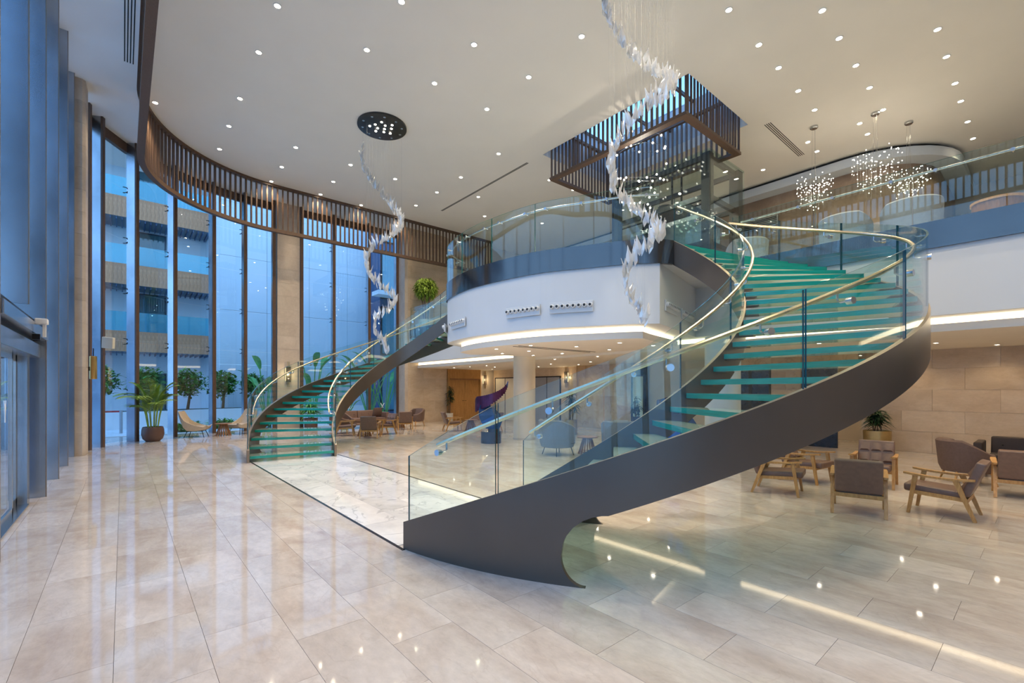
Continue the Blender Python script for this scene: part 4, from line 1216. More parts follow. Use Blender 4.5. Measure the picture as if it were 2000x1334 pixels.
for a, b in ((5.42, 6.0), (6.0, 6.58)):
    q = MB(); q.box(14.62, a, 0.0, 14.66, a + 0.05, 2.3); q.box(14.62, b - 0.05, 0, 14.66, b, 2.3); q.box(14.62, a, 2.25, 14.66, b, 2.3); lf = q.build('door_leaf', 'black_metal', d6)
    q = MB(); q.box(14.635, a + 0.05, 0.05, 14.645, b - 0.05, 2.25); q.build('pane', 'dark_glazing', lf)
q = MB(); q.box(14.6, 5.4, 2.3, 14.7, 6.6, 2.62); q.build('overpanel', 'onyx', d6)
d7 = struct(empty('door_7'), 'dark opening between amber wall and limestone wall', 'door')
q = MB(); q.box(14.62, 3.3, 2.2, 14.7, 4.62, 2.62); q.build('overpanel', 'onyx', d7)
q = MB(); q.box(14.62, 3.75, 0, 14.66, 4.6, 2.2); q.build('door_leaf', 'dark_glazing', d7)


def sconce(p, n, zc, label, material='bronze_metal', h=0.55, w=0.17):
    o = empty('wall_sconce', (p[0], p[1], zc), math.atan2(n[1], n[0]) - PI / 2); tag(o, label, 'wall lamp', 'bronze wall sconces')
    q = MB(); q.box(-w / 2, 0.03, -h / 2, w / 2, 0.09, h / 2); q.build('body', material, o, bevel=0.01)
    for x in (-0.03, 0.03):
        q = MB(); q.tube([(x, 0.06, -h / 2 - 0.2), (x, 0.06, h / 2 + 0.2)], 0.011, 6); q.build('rod', 'brass', o)
    q = MB(); q.box(-w / 2 - 0.01, 0.0, -h / 2 + 0.05, w / 2 + 0.01, 0.025, h / 2 - 0.05); q.build('glow_plate', 'sconce_glow', o)
    ld = bpy.data.lights.new('sconce_light', 'POINT'); ld.energy = 4; ld.color = (1, 0.75, 0.42); ld.shadow_soft_size = 0.03
    lo = bpy.data.objects.new('glow', ld); COL.objects.link(lo); lo.parent = o; lo.location = (0, 0.2, 0)
    return o


sconce((5.05, 19.85), (0, -1), 2.17, 'bronze sconce with rods on the limestone pier behind the far stair', h=0.62)
sconce((14.46, 19.3), (0, -1), 2.05, 'slim bronze sconce next to the wooden double door', h=0.5)
sconce((15.0, 13.95), (-1, 0), 2.1, 'slim bronze sconce between the grey doorway and the onyx wall', h=0.5)
wl = empty('gold_wall_lamp', (-0.66, 15.66, 0)); tag(wl, 'gold cylinder wall lamp on the stone pier by the corner windows', 'wall lamp')
q = MB(); q.lathe([(0.07, 1.84), (0.075, 1.86), (0.075, 2.40), (0.07, 2.42)], 20, (0.09, 0.06, 0)); q.build('cylinder', 'brass', wl, smooth=True)
q = MB(); q.tube([(0.09, 0.06, 2.42), (0.09, 0.06, 2.62)], 0.012, 6); q.box(-0.03, 0.03, 2.05, 0.05, 0.09, 2.15); q.build('mount', 'black_metal', wl)
sp = empty('wall_speaker', (-0.30, 16.55, 2.84)); tag(sp, 'small white loudspeaker tilted on the mullion beside the gold lamp', 'speaker')
q = MB(); q.box(-0.13, -0.05, -0.15, 0.13, 0.06, 0.15); b = q.build('body', 'ivory', sp, bevel=0.012); sp.rotation_euler = (0.1, 0.1, -0.5)
q = MB(); q.tube([(0, 0.06, 0), (-0.05, 0.2, 0.0)], 0.015, 6); q.build('bracket', 'black_metal', sp)

# ------------------------------------------------------------------ furniture
def rbox(x0, y0, z0, x1, y1, z1, r):
    q = MB(); q.box(x0, y0, z0, x1, y1, z1); return q


def oak_chair(name='lounge_armchair'):
    """Low armchair: taupe seat and back cushions on an oak frame. Faces local +y."""
    t = empty(name); tag(t, 'armchair', 'armchair', 'oak framed brown armchairs')
    W = 0.27
    # seat, slightly tilted
    q = MB(); q.hexa([(-0.235, -0.24, 0.235), (0.235, -0.24, 0.235), (0.24, 0.34, 0.275), (-0.24, 0.34, 0.275)], [(-0.235, -0.24, 0.335), (0.235, -0.24, 0.335), (0.24, 0.34, 0.375), (-0.24, 0.34, 0.375)])
    q.build('seat', 'taupe_leather', t, smooth=True, bevel=0.035, seg=3)
    # back cushion with two tufted rows of three pads
    bb = MB()
    lean = lambda z: -0.215 - (z - 0.30) * 0.36
    bb.hexa([(-0.245, lean(0.30) - 0.06, 0.28), (0.245, lean(0.30) - 0.06, 0.28), (0.245, lean(0.30) + 0.02, 0.30), (-0.245, lean(0.30) + 0.02, 0.30)],
            [(-0.245, lean(0.72) - 0.065, 0.70), (0.245, lean(0.72) - 0.065, 0.70), (0.245, lean(0.72) + 0.03, 0.72), (-0.245, lean(0.72) + 0.03, 0.72)])
    back = bb.build('backrest', 'taupe_leather', t, smooth=True, bevel=0.025, seg=3)
    pads = MB()
    for i in range(3):
        for j in range(2):
            x0 = -0.235 + i * 0.1567; x1 = x0 + 0.155; z0 = 0.36 + j * 0.175; z1 = z0 + 0.172
            c = [(x0, lean(z0) + 0.02, z0), (x1, lean(z0) + 0.02, z0), (x1, lean(z1) + 0.02, z1), (x0, lean(z1) + 0.02, z1)]
            m_ = 0.035
            f = [(x0 + m_, lean(z0) + 0.042, z0 + m_), (x1 - m_, lean(z0) + 0.042, z0 + m_), (x1 - m_, lean(z1) + 0.042, z1 - m_), (x0 + m_, lean(z1) + 0.042, z1 - m_)]
            pads.loft([c, f], True)
    pads.build('tufted_pads', 'taupe_leather', back, smooth=True)
    for s in (-1, 1):
        q = MB(); q.beam((s * W, 0.285, 0.0), (s * W, 0.215, 0.485), 0.032, 0.036, up=(1, 0, 0), w2=0.05, h2=0.04); q.build('leg', 'oak', t)
        q = MB(); q.beam((s * W, -0.33, 0.0), (s * W, -0.155, 0.485), 0.032, 0.036, up=(1, 0, 0), w2=0.055, h2=0.042); q.build('leg', 'oak', t)
        arm = MB(); pr = [(0.33, 0.515, 0.028), (0.25, 0.505, 0.036), (0.1, 0.49, 0.034), (-0.1, 0.482, 0.03), (-0.25, 0.49, 0.026), (-0.33, 0.50, 0.02)]
        arm.loft([[(s * W - w, y, z - 0.012), (s * W + w, y, z - 0.012), (s * W + w, y, z + 0.012), (s * W - w, y, z + 0.012)] for y, z, w in pr], True)
        arm.build('armrest', 'oak', t)
        q = MB(); q.beam((s * 0.245, -0.25, 0.245), (s * 0.245, 0.26, 0.275), 0.03, 0.045); q.build('side_rail', 'oak', t)
    q = MB(); q.beam((-W, -0.25, 0.24), (W, -0.25, 0.24), 0.03, 0.05); q.build('rear_rail', 'oak', t)
    q = MB(); q.beam((-W, 0.25, 0.262), (W, 0.25, 0.262), 0.025, 0.035); q.build('front_rail', 'oak', t)
    snapshot(t)
    return t


oak = oak_chair()
SEAT = 'oak framed brown armchairs'
spots = [((7.35, 1.655), face(1, 0.22), 'brown armchair by the near stair seen squarely from behind'),
         ((8.02, 0.93), face(0.02, 1), 'brown oak armchair seen in profile, nearest the frame edge'),
         ((7.76, 2.76), face(0.22, -1), 'brown oak armchair half hidden under the near stair stringer, nearest it'),
         ((9.05, 2.78), face(-0.12, -1), 'brown oak armchair behind the one tucked under the near stair'),
         ((9.50, 1.93), face(-1, -0.1), 'brown tufted armchair in front of the gold planter, facing out'),
         ((10.13, 0.32), face(1, 0.1), 'brown oak armchair seen from behind, cut by the picture edge'),
         ((5.80, 15.65), face(0.75, -0.35), 'far brown armchair just past the foot of the far stair'),
         ((6.16, 14.42), face(0.55, 0.85), 'far brown armchair seen from behind beside the slatted table'),
         ((7.02, 15.25), face(-0.95, -0.15), 'far tufted brown armchair facing the far stair'),
         ((8.45, 16.5), face(0.35, 0.94), 'far brown armchair seen from behind, next to the brown tub chair'),
         ((9.55, 14.75), face(0.9, -0.3), 'far brown armchair in front of the wooden double door'),
         ((10.5, 13.6), face(-0.4, 0.9), 'far brown armchair behind the purple sculpture')]
for i, (p, r, lab) in enumerate(spots):
    if i == 0: place(oak, (p[0], p[1], 0), r, lab)
    else: dup(oak, (p[0], p[1], 0), r, lab, SEAT)


def tub_chair(name, fabric, leg, metal, label, group, R=0.33, hb=0.74, ha=0.52, zs=0.20):
    """Rounded tub chair facing +y: wraparound shell, seat cushion, four legs."""
    t = empty(name); tag(t, label, 'armchair', group)
    sh_ = MB(); n = 26; rings = []
    for i in range(n + 1):
        a = math.radians(-62 + (360 - 56) * 0 + (304 * i / n)) - PI / 2 + math.radians(62 + 28)
        ang = math.radians(28 + 304 * i / n) + PI / 2
        c, s = math.cos(ang), math.sin(ang)
        bk = (1 - s) / 2
        top = ha + (hb - ha) * min(1, max(0, (bk - 0.15) / 0.6)) ** 1.3
        ro, ri = R + 0.03 * bk, R - 0.065
        lean = 0.05 * bk
        rings.append([(c * ri, s * ri, zs + 0.08), (c * (ro - 0.03), s * (ro - 0.03), zs), (c * (ro + 0.01), s * (ro + 0.01), zs + 0.1), (c * (ro + lean), s * (ro + lean), top - 0.03), (c * (ro + lean - 0.03), s * (ro + lean - 0.03), top), (c * (ri + lean), s * (ri + lean), top - 0.02)])
    sh_.loft(rings, True)
    sh_.build('shell', fabric, t, smooth=True)
    q = MB(); q.lathe([(R - 0.09, zs + 0.02), (R - 0.05, zs + 0.06), (R - 0.05, zs + 0.16), (R - 0.09, zs + 0.20)], 24); q.build('seat', fabric, t, smooth=True)
    q = MB(); q.hexa([(-0.2, -0.24, zs + 0.18), (0.2, -0.24, zs + 0.18), (0.2, -0.13, zs + 0.2), (-0.2, -0.13, zs + 0.2)], [(-0.18, -0.32, hb + 0.0), (0.18, -0.32, hb + 0.0), (0.18, -0.23, hb + 0.02), (-0.18, -0.23, hb + 0.02)])
    q.build('back_cushion', fabric, t, smooth=True, bevel=0.04, seg=3)
    if metal:
        q = MB(); q.tube([((R + 0.012) * math.cos(2 * PI * i / 32), (R + 0.012) * math.sin(2 * PI * i / 32), zs + 0.1) for i in range(33)], 0.012, 5); q.build('hoop', leg, t)
    for sx in (-1, 1):
        for sy in (-1, 1):
            q = MB()
            q.tube([(sx * 0.20, sy * 0.20, zs + 0.08), (sx * 0.27, sy * 0.27, 0.0)], 0.02, 8, rads=[0.024, 0.012] if not metal else [0.011, 0.011]); q.build('leg', leg, t)
    snapshot(t)
    return t


tub = tub_chair('tub_armchair', 'brown_fabric', 'oak', False, 'x', 'brown tub chairs')
place(tub, (10.95, 0.95, 0), face(0.45, -0.9), 'brown tub armchair with loose cushion beside the dark sofa', 'brown tub chairs')
dup(tub, (9.55, 17.65, 0), face(-0.95, -0.3), 'brown tub armchair standing by the far limestone wall', 'brown tub chairs')
dup(tub, (6.05, 16.45, 0), face(0.6, -0.7), 'far brown tub armchair half hidden by the first oak armchair', 'brown tub chairs')
gt = tub_chair('grey_tub_chair', 'grey_fabric', 'black_metal', True, 'x', 'grey tub chairs', R=0.40, hb=0.86, ha=0.68)
place(gt, (8.05, 7.78, 0), face(0.95, -0.1), 'grey tub chair on thin black legs beside the slatted side table', 'grey tub chairs')
dup(gt, (8.95, 6.62, 0), face(0.75, 0.6), 'grey tub chair close behind the near stair stringer', 'grey tub chairs')
ut = tub_chair('pale_tub_chair', 'pale_fabric', 'oak', False, 'x', 'upper floor chairs', R=0.42, hb=0.85, ha=0.62)
place(ut, (11.35, 1.75, Z_UP), face(1, 0.3), 'pale tub chair on the upper floor above the stair curve', 'upper floor chairs')
dup(ut, (11.3, 2.75, Z_UP), face(0.9, -0.3), 'pale tub chair on the upper floor beside its twin', 'upper floor chairs')
dup(ut, (11.35, 4.75, Z_UP), face(0.7, 0.7), 'pale tub chair on the upper floor near the stair head', 'upper floor chairs')
dr = empty('drum_table', (11.25, 0.62, Z_UP)); tag(dr, 'brown round drum table behind the upper glass railing', 'table')
q = MB(); q.lathe([(0.27, 0), (0.30, 0.04), (0.31, 0.5)], 28); q.build('drum', 'walnut', dr, smooth=True)
q = MB(); q.lathe([(0.33, 0.5), (0.33, 0.54)], 28); q.build('table_top', 'oak', dr, smooth=True)


def sofa(name, loc, rz, fabric, width, label):
    t = empty(name, loc, rz); tag(t, label, 'sofa')
    w = width / 2
    q = MB(); q.box(-w, -0.36, 0.14, w, 0.34, 0.30); q.build('base', fabric, t, smooth=True, bevel=0.02)
    n = 2
    for i in range(n):
        a = -w + 0.12 + i * (2 * w - 0.24) / n; b = a + (2 * w - 0.24) / n - 0.01
        q = MB(); q.box(a, -0.22, 0.30, b, 0.38, 0.41); q.build('seat', fabric, t, smooth=True, bevel=0.03, seg=3)
        q = MB(); q.hexa([(a, -0.36, 0.38), (b, -0.36, 0.38), (b, -0.2, 0.38), (a, -0.2, 0.38)], [(a, -0.40, 0.70), (b, -0.40, 0.70), (b, -0.28, 0.70), (a, -0.28, 0.70)]); bk = q.build('backrest', fabric, t, smooth=True, bevel=0.035, seg=3)
        for k in range(3):
            x = a + (b - a) * (k + 0.5) / 3
            q = MB(); q.sphere((x, -0.235, 0.55), 0.013, 8, 6); q.build('button', 'dark_fabric', bk)
    for s in (-1, 1):
        q = MB(); q.box(s * w - 0.06, -0.40, 0.14, s * w + 0.06, 0.34, 0.62); q.build('armrest', fabric, t, smooth=True, bevel=0.03, seg=3)
        for y in (-0.3, 0.28):
            q = MB(); q.tube([(s * (w - 0.08), y, 0.14), (s * (w - 0.05), y, 0)], 0.02, 8, rads=[0.024, 0.014]); q.build('leg', 'oak', t)
    return t


sofa('sofa', (12.25, -0.15, 0), face(-1, 0.0), 'dark_fabric', 2.1, 'dark brown sofa against the limestone tile wall')
sofa('sofa', (7.35, 18.2, 0), face(0.05, -1), 'taupe_leather', 2.1, 'buttoned brown sofa in front of the far windows')


def throw_cushion(loc, rz, tilt, label, m='dark_fabric'):
    q = MB(); n = 8
    rings = []
    for i in range(n + 1):
        x = -0.2 + 0.4 * i / n
        th = 0.012 + 0.055 * math.sqrt(max(0, 1 - (x / 0.2) ** 2))
        rings.append([(x, -th * math.sqrt(max(0.03, 1 - (z / 0.2) ** 2)), z) for z in (-0.2, -0.1, 0, 0.1, 0.2)] + [(x, th * math.sqrt(max(0.03, 1 - (z / 0.2) ** 2)), z) for z in (0.2, 0.1, 0, -0.1, -0.2)])
    q.loft(rings, True)
    o = q.build('throw_cushion', m, smooth=True); o.location = loc; o.rotation_euler = (tilt, 0, rz)
    tag(o, label, 'cushion', 'loose cushions'); return o


throw_cushion((12.12, -0.25, 0.60), face(-1, 0), -0.35, 'dark square cushion leaning on the dark sofa')
throw_cushion((8.05, 18.14, 0.62), face(0.05, -1), -0.35, 'brown square cushion on the far buttoned sofa', 'brown_fabric')


def slat_table(loc, label, r=0.25, h=0.42, n=18):
    t = empty('slat_table', (loc[0], loc[1], 0)); tag(t, label, 'side table', 'round slatted side tables')
    q = MB(); q.lathe([(r, h - 0.02), (r + 0.005, h - 0.01), (r, h)], 30); q.build('table_top', 'walnut', t, smooth=True)
    for i in range(n):
        a = 2 * PI * i / n
        q = MB(); q.beam((0.23 * math.cos(a), 0.23 * math.sin(a), 0.0), (0.10 * math.cos(a), 0.10 * math.sin(a), h - 0.02), 0.016, 0.03, up=(-math.sin(a), math.cos(a), 0)); q.build('slat', 'walnut', t)
    q = MB(); q.tube([(0.19 * math.cos(2 * PI * i / 24), 0.19 * math.sin(2 * PI * i / 24), 0.06) for i in range(25)], 0.01, 5); q.build('ring', 'walnut', t)
    return t


slat_table((2.62, 18.3), 'slatted wooden side table between the two beige lounge chairs')
slat_table((6.22, 15.05), 'slatted wooden side table among the far brown armchairs nearest the far stair')
slat_table((8.6, 17.25), 'slatted wooden side table beside the far brown tub chair')
slat_table((8.72, 7.42), 'slatted wooden side table between the two grey tub chairs')
slat_table((10.15, 14.4), 'slatted wooden side table in front of the wooden double door')


def beige_lounge(loc, rz, label):
    t = empty('beige_lounge_chair', (loc[0], loc[1], 0), rz); tag(t, label, 'lounge chair', 'beige lounge chairs')
    sh_ = MB(); rings = []
    prof = [(0.34, 0.30, 0.10, 0.29), (0.25, 0.26, 0.08, 0.31), (0.0, 0.235, 0.17, 0.33), (-0.18, 0.25, 0.24, 0.34), (-0.28, 0.36, 0.20, 0.335), (-0.36, 0.56, 0.12, 0.31), (-0.43, 0.76, 0.07, 0.27), (-0.45, 0.82, 0.05, 0.24)]
    for y, z, side, w in prof:
        rings.append([(-w - 0.03, y + 0.02, z + side), (-w, y, z - 0.02), (0, y - 0.02, z - 0.05), (w, y, z - 0.02), (w + 0.03, y + 0.02, z + side), (w - 0.02, y + 0.05, z + side * 0.95), (w - 0.06, y + 0.03, z + 0.05), (0, y + 0.02, z + 0.03), (-w + 0.06, y + 0.03, z + 0.05), (-w + 0.02, y + 0.05, z + side * 0.95)])
    sh_.loft(rings, True); sh_.build('shell', 'beige_fabric', t, smooth=True)
    q = MB(); q.box(-0.25, -0.2, 0.27, 0.25, 0.32, 0.36); q.build('seat', 'beige_fabric', t, smooth=True, bevel=0.04, seg=3)
    for sx in (-1, 1):
        for sy in (-1, 1):
            q = MB(); q.tube([(sx * 0.2, sy * 0.2, 0.22), (sx * 0.27, sy * 0.28, 0.0)], 0.011, 6); q.build('leg', 'black_metal', t)
        q = MB(); q.tube([(sx * 0.2, -0.22, 0.215), (sx * 0.2, 0.25, 0.225)], 0.011, 6); q.build('rail', 'black_metal', t)
    return t


beige_lounge((1.86, 18.35), face(0.95, -0.35), 'beige high-backed lounge chair facing the small slatted table')
beige_lounge((3.2, 18.65), face(-0.85, -0.5), 'beige lounge chair half hidden behind the far stair foot')

# ------------------------------------------------------------------ sculptures
def sculpture(loc, rz, label, blue):
    t = empty('ribbon_sculpture', (loc[0], loc[1], 0), rz); tag(t, label, 'sculpture', 'ribbon sculptures')
    q = MB(); q.lathe([(0.30, 0.0), (0.30, 0.33), (0.29, 0.34)], 32); q.lathe([(0.17, 0.34), (0.17, 0.42)], 24, (0.08, 0, 0)); q.build('plinth', 'plinth_black', t, smooth=True)
    # lower folded body
    q = MB()
    rr = []
    for z, cx_, a, w in ((0.42, 0.05, 0.2, 0.20), (0.62, 0.02, 0.45, 0.34), (0.82, -0.04, 0.7, 0.40), (1.0, -0.12, 0.95, 0.38), (1.12, -0.18, 1.2, 0.33)):
        rr.append([(cx_ + w * math.cos(a + k * PI / 2) * (1.0 if k % 2 == 0 else 0.5), w * math.sin(a + k * PI / 2) * (1.0 if k % 2 == 0 else 0.5), z) for k in range(4)])
    q.loft(rr, True); q.build('body', 'sculpt_blue', t)
    # rising ribbon of upright blades
    n = 26
    for i in range(n):
        f = i / (n - 1)
        a = math.radians(165 + 190 * f)
        x = 0.02 + 0.47 * math.cos(a); y = 0.33 * math.sin(a)
        zb_ = 0.90 + 0.86 * f ** 2.1; h = 0.46 * (1 - f) ** 0.75 * (0.55 + 0.45 * min(1, f * 4)) + 0.05
        tx, ty = -math.sin(a) * 0.04, math.cos(a) * 0.034
        nx, ny = math.cos(a) * 0.02, math.sin(a) * 0.02
        q = MB(); q.hexa([(x - tx, y - ty, zb_), (x + tx, y + ty, zb_ + 0.01), (x + tx + nx, y + ty + ny, zb_ + 0.01), (x - tx + nx, y - ty + ny, zb_)],
                         [(x - tx, y - ty, zb_ + h), (x + tx, y + ty, zb_ + h + 0.012), (x + tx + nx, y + ty + ny, zb_ + h + 0.012), (x - tx + nx, y - ty + ny, zb_ + h)])
        q.build('blade', 'sculpt_blue' if (blue and i % 3) or i > 22 else 'sculpt_purple', t)
    return t


sculpture((8.3, 10.75), -0.703, 'purple and blue ribbon sculpture on a round black plinth by the column', False)
sculpture((8.35, 4.75), -1.6, 'dark blue ribbon sculpture glimpsed behind the near stair stringer', True)

# ------------------------------------------------------------------ indoor plants
def leaf_strip(q, base, dirv, L, w, droop, mi=0, n=4, fold=0.25):
    d = Vector(dirv).normalized(); side = d.cross(Vector((0, 0, 1)))
    if side.length < 1e-3: side = Vector((1, 0, 0))
    side.normalize(); up = side.cross(d).normalized()
    prev = None; p = Vector(base)
    for i in range(n + 1):
        f = i / n
        ww = w * math.sin(PI * min(0.98, 0.12 + f * 0.86)) + 0.001
        c = p + d * (L * f) - Vector((0, 0, 1)) * droop * L * f * f
        l, r = c - side * ww + up * ww * fold, c + side * ww + up * ww * fold
        if prev:
            q.quad(prev[0], prev[1], c, l, mi) if False else q.quad(prev[0], prev[2], c, l, mi)
            q.quad(prev[2], prev[1], r, c, mi)
        prev = (l, r, c)


def palm(loc, label):
    t = empty('potted_palm', (loc[0], loc[1], 0)); tag(t, label, 'potted plant')
    q = MB(); q.lathe([(0.17, 0.0), (0.25, 0.08), (0.285, 0.22), (0.275, 0.36), (0.25, 0.44), (0.235, 0.44), (0.24, 0.38)], 28); q.build('pot', 'pot_brown', t, smooth=True)
    q = MB(); q.lathe([(0.235, 0.38), (0.235, 0.40)], 20); q.build('soil', 'soil', t)
    rnd = random.Random(11)
    for i in range(13):
        a = i * 2.4; q = MB(); r = 0.12
        x, y = r * math.cos(a), r * math.sin(a)
        q.tube([(x, y, 0.38), (x * 1.5, y * 1.5, 0.8), (x * 2.2, y * 2.2, 1.2)], 0.012, 5); q.build('stem', 'leaf_palm', t)
    for i in range(26):
        a = i * 2.399 + rnd.uniform(-.2, .2); lean = rnd.uniform(0.12, 0.8); h = rnd.uniform(0.85, 1.3); L = rnd.uniform(0.85, 1.15)
        d = Vector((math.cos(a) * lean, math.sin(a) * lean, 1.15 - lean * 0.5)).normalized()
        b = Vector((math.cos(a) * 0.12, math.sin(a) * 0.12, h))
        q = MB(); pts_ = []
        for k in range(9):
            f = k / 8; pts_.append(b + d * L * f - Vector((0, 0, 1)) * 0.50 * L * f * f * (0.5 + lean * 0.7))
        q.tube(pts_, 0.006, 4)
        for k in range(1, 9):
            p = pts_[k]; tg = (pts_[k] - pts_[k - 1]).normalized(); sd_ = tg.cross(Vector((0, 0, 1))).normalized()
            for m_ in range(3):
                pp = pts_[k - 1].lerp(p, (m_ + 1) / 3)
                ll = 0.30 * math.sin(PI * (0.15 + 0.8 * (k / 8))) + 0.05
                for s_ in (-1, 1):
                    leaf_strip(q, pp, (sd_ * s_ + tg * 0.75 + Vector((0, 0, 0.12))), ll, 0.014, 0.35, n=2)
        q.build('frond', 'leaf_palm', t, fix=False)
    return t


palm((0.70, 17.75), 'feathery potted palm in a round brown pot by the corner windows')


def cane_plant(loc, h, pot, label, seed, r=0.2, ph=0.4, leafL=0.32, pm=None, z=0.0, mat_leaf='leaf_dark'):
    t = empty('potted_plant', (loc[0], loc[1], z)); tag(t, label, 'potted plant')
    q = MB(); q.lathe([(r * 0.75, 0.0), (r * 0.95, 0.04), (r, ph), (r * 0.94, ph), (r * 0.92, ph - 0.05)], 28); q.build('pot', pot, t, smooth=True)
    q = MB(); q.lathe([(r * 0.9, ph - 0.06), (r * 0.9, ph - 0.04)], 20); q.build('soil', 'soil', t)
    rnd = random.Random(seed); fo = MB()
    for i in range(5):
        a = i * 2.4; hh = h * rnd.uniform(0.55, 0.95)
        x, y = 0.3 * r * math.cos(a), 0.3 * r * math.sin(a); x2, y2 = x + rnd.uniform(-.08, .08), y + rnd.uniform(-.08, .08)
        q = MB(); q.tube([(x, y, ph - 0.05), (x2, y2, hh)], 0.014, 6); q.build('stem', 'trunk', t)
        for zz in (hh, hh * 0.84 + 0.05, hh * 0.66 + 0.1):
            if zz < ph + 0.12: continue
            for k in range(15):
                b = rnd.uniform(0, 6.28); e = rnd.uniform(-0.15, 1.0)
                leaf_strip(fo, (x2, y2, zz + rnd.uniform(-.05, .06)), (math.cos(b), math.sin(b), e), leafL * rnd.uniform(0.6, 1.1), 0.022, 0.5, n=3)
    fo.build('foliage', mat_leaf, t, fix=False)
    return t


cane_plant((14.45, 2.87), 1.25, 'gold_pot', 'dark leafed plant in a brushed gold pot by the limestone wall', 5, r=0.29, ph=0.55, leafL=0.36)
cane_plant((12.0, 18.85), 1.75, 'pot_white', 'tall dark leafed plant in a pale pot left of the wooden double door', 6, r=0.19, ph=0.42, leafL=0.26)
cane_plant((12.1, 11.05), 1.6, 'gold_pot', 'leafy potted plant in front of the onyx wall edge', 8, r=0.22, ph=0.5, leafL=0.3)
cane_plant((13.9, 9.55), 1.35, 'plinth_black', 'small dark shrub in a black pot beside the bright glazed opening', 9, r=0.18, ph=0.6, leafL=0.2)
cane_plant((14.2, 5.9), 0.9, 'plinth_black', 'dark potted plant in front of the dark glazed doors', 10, r=0.18, ph=0.3, leafL=0.3)
cane_plant((5.75, 19.25), 1.1, 'pot_brown', 'broad green potted palm behind the far stair treads', 12, r=0.26, ph=0.42, leafL=0.6, mat_leaf='leaf_banana')


def ficus(loc, z, h, label):
    t = empty('indoor_tree', (loc[0], loc[1], z)); tag(t, label, 'tree')
    rnd = random.Random(4)
    q = MB(); q.lathe([(0.24, 0), (0.30, 0.05), (0.33, 0.5), (0.30, 0.5), (0.29, 0.44)], 24); q.build('pot', 'pot_white', t, smooth=True)
    q = MB(); q.lathe([(0.29, 0.43), (0.29, 0.45)], 20); q.build('soil', 'soil', t)
    for i in range(5):
        a = i * 1.3; q = MB(); q.tube([(0.1 * math.cos(a), 0.1 * math.sin(a), 0.4), (0.13 * math.cos(a), 0.13 * math.sin(a), h * 0.45), (0.3 * math.cos(a), 0.3 * math.sin(a), h * 0.8)], 0.028, 6); q.build('stem', 'trunk', t)
    fo = MB()
    for i in range(1500):
        d = Vector((rnd.gauss(0, 1), rnd.gauss(0, 1), rnd.gauss(0, 1))).normalized(); rr = rnd.uniform(0.55, 1.0)
        p = Vector((d.x * 0.52 * rr, d.y * 0.48 * rr, h * 0.76 + d.z * 0.50 * rr))
        leaf_strip(fo, p, (d.x + rnd.uniform(-.6, .6), d.y + rnd.uniform(-.6, .6), rnd.uniform(-1.0, 0.2)), 0.15, 0.028, 0.3, n=2)
    fo.build('foliage', 'leaf_palm', t, fix=False)
    return t


ficus((10.55, 18.52), Z_UP, 2.55, 'round-crowned indoor tree on the upper floor by the limestone wall')

# ------------------------------------------------------------------ outside the glass
q = MB(); q.box(-40, -25, -0.5, 24, 45, -0.31); struct(q.build('ground', 'gravel'), 'pale paved ground outside the glass', 'ground')
q = MB(); q.box(-40, 20.4, -0.31, 24, 45, -0.05); q.box(-40, -25, -0.31, -1.5, 20.4, -0.05); struct(q.build('ground_courtyard', 'gravel'), 'white gravel courtyard floor', 'ground')
# plain white wall
wp = struct(empty('wall_courtyard'), 'tall plain white courtyard wall behind the planting', 'wall')
for i in range(4):
    for k in range(5):
        q = MB(); q.box(3.9 + i * 2.25, 28.4, k * 2.9, 3.9 + (i + 1) * 2.25 - 0.015, 28.6, (k + 1) * 2.9 - 0.015); q.build('panel', 'ext_white', wp)
# dark glazed wing at the far end
wg = empty('glazed_wing', (0, 0, 0)); tag(wg, 'blue glazed building wing beyond the tall windows', 'building')
q = MB(); q.box(12.15, 27.0, 0, 24, 28.8, 14.5); q.build('wall', 'louvre_blue', wg)
for i in range(7):
    for k in range(4):
        w_ = MB(); x = 12.2 + i * 1.5; z = 0.2 + k * 3.5
        w_.box(x, 26.93, z, x + 0.08, 27.0, z + 3.0); w_.box(x, 26.93, z, x + 1.4, 27.0, z + 0.08); w_.box(x, 26.93, z + 2.92, x + 1.4, 27.0, z + 3.0); fr_ = w_.build('window', 'black_metal', wg)
        q = MB(); q.box(x + 0.08, 26.97, z + 0.08, x + 1.4, 26.99, z + 2.92); q.build('pane', 'ext_rail_glass', fr_)
q = MB(); q.box(11.6, 26.0, 7.25, 24, 26.93, 7.5); q.build('canopy', 'ext_white', wg)
# terraced building with timber fascias
tb = empty('terraced_building', (0, 0, 0)); tag(tb, 'white building with timber-clad balconies and glass rails across the courtyard', 'building')
q = MB(); q.box(-22, 31.2, 0, 3.9, 31.5, 14.5); q.build('wall', 'ext_white', tb)
q = MB(); q.box(3.6, 28.6, 0, 3.9, 31.2, 14.5); q.build('side_wall', 'ext_white', tb)
for i in range(7):
    for zb_ in (0.3, 4.5, 7.75, 11.1):
        x = -18 + i * 3.1
        q = MB(); q.box(x, 31.12, zb_, x + 1.2, 31.2, zb_ + 2.1); wn_ = q.build('window', 'ext_dark', tb)
        q = MB(); q.box(x + 0.08, 31.08, zb_ + 0.08, x + 1.12, 31.12, zb_ + 2.02); q.build('pane', 'ext_rail_glass', wn_)
pl = MB(); pl.box(0, 0, 0, 0.155, 0.04, 1.0); plank_me = pl.mesh('facade_plank', 'facade_wood', fix=False)
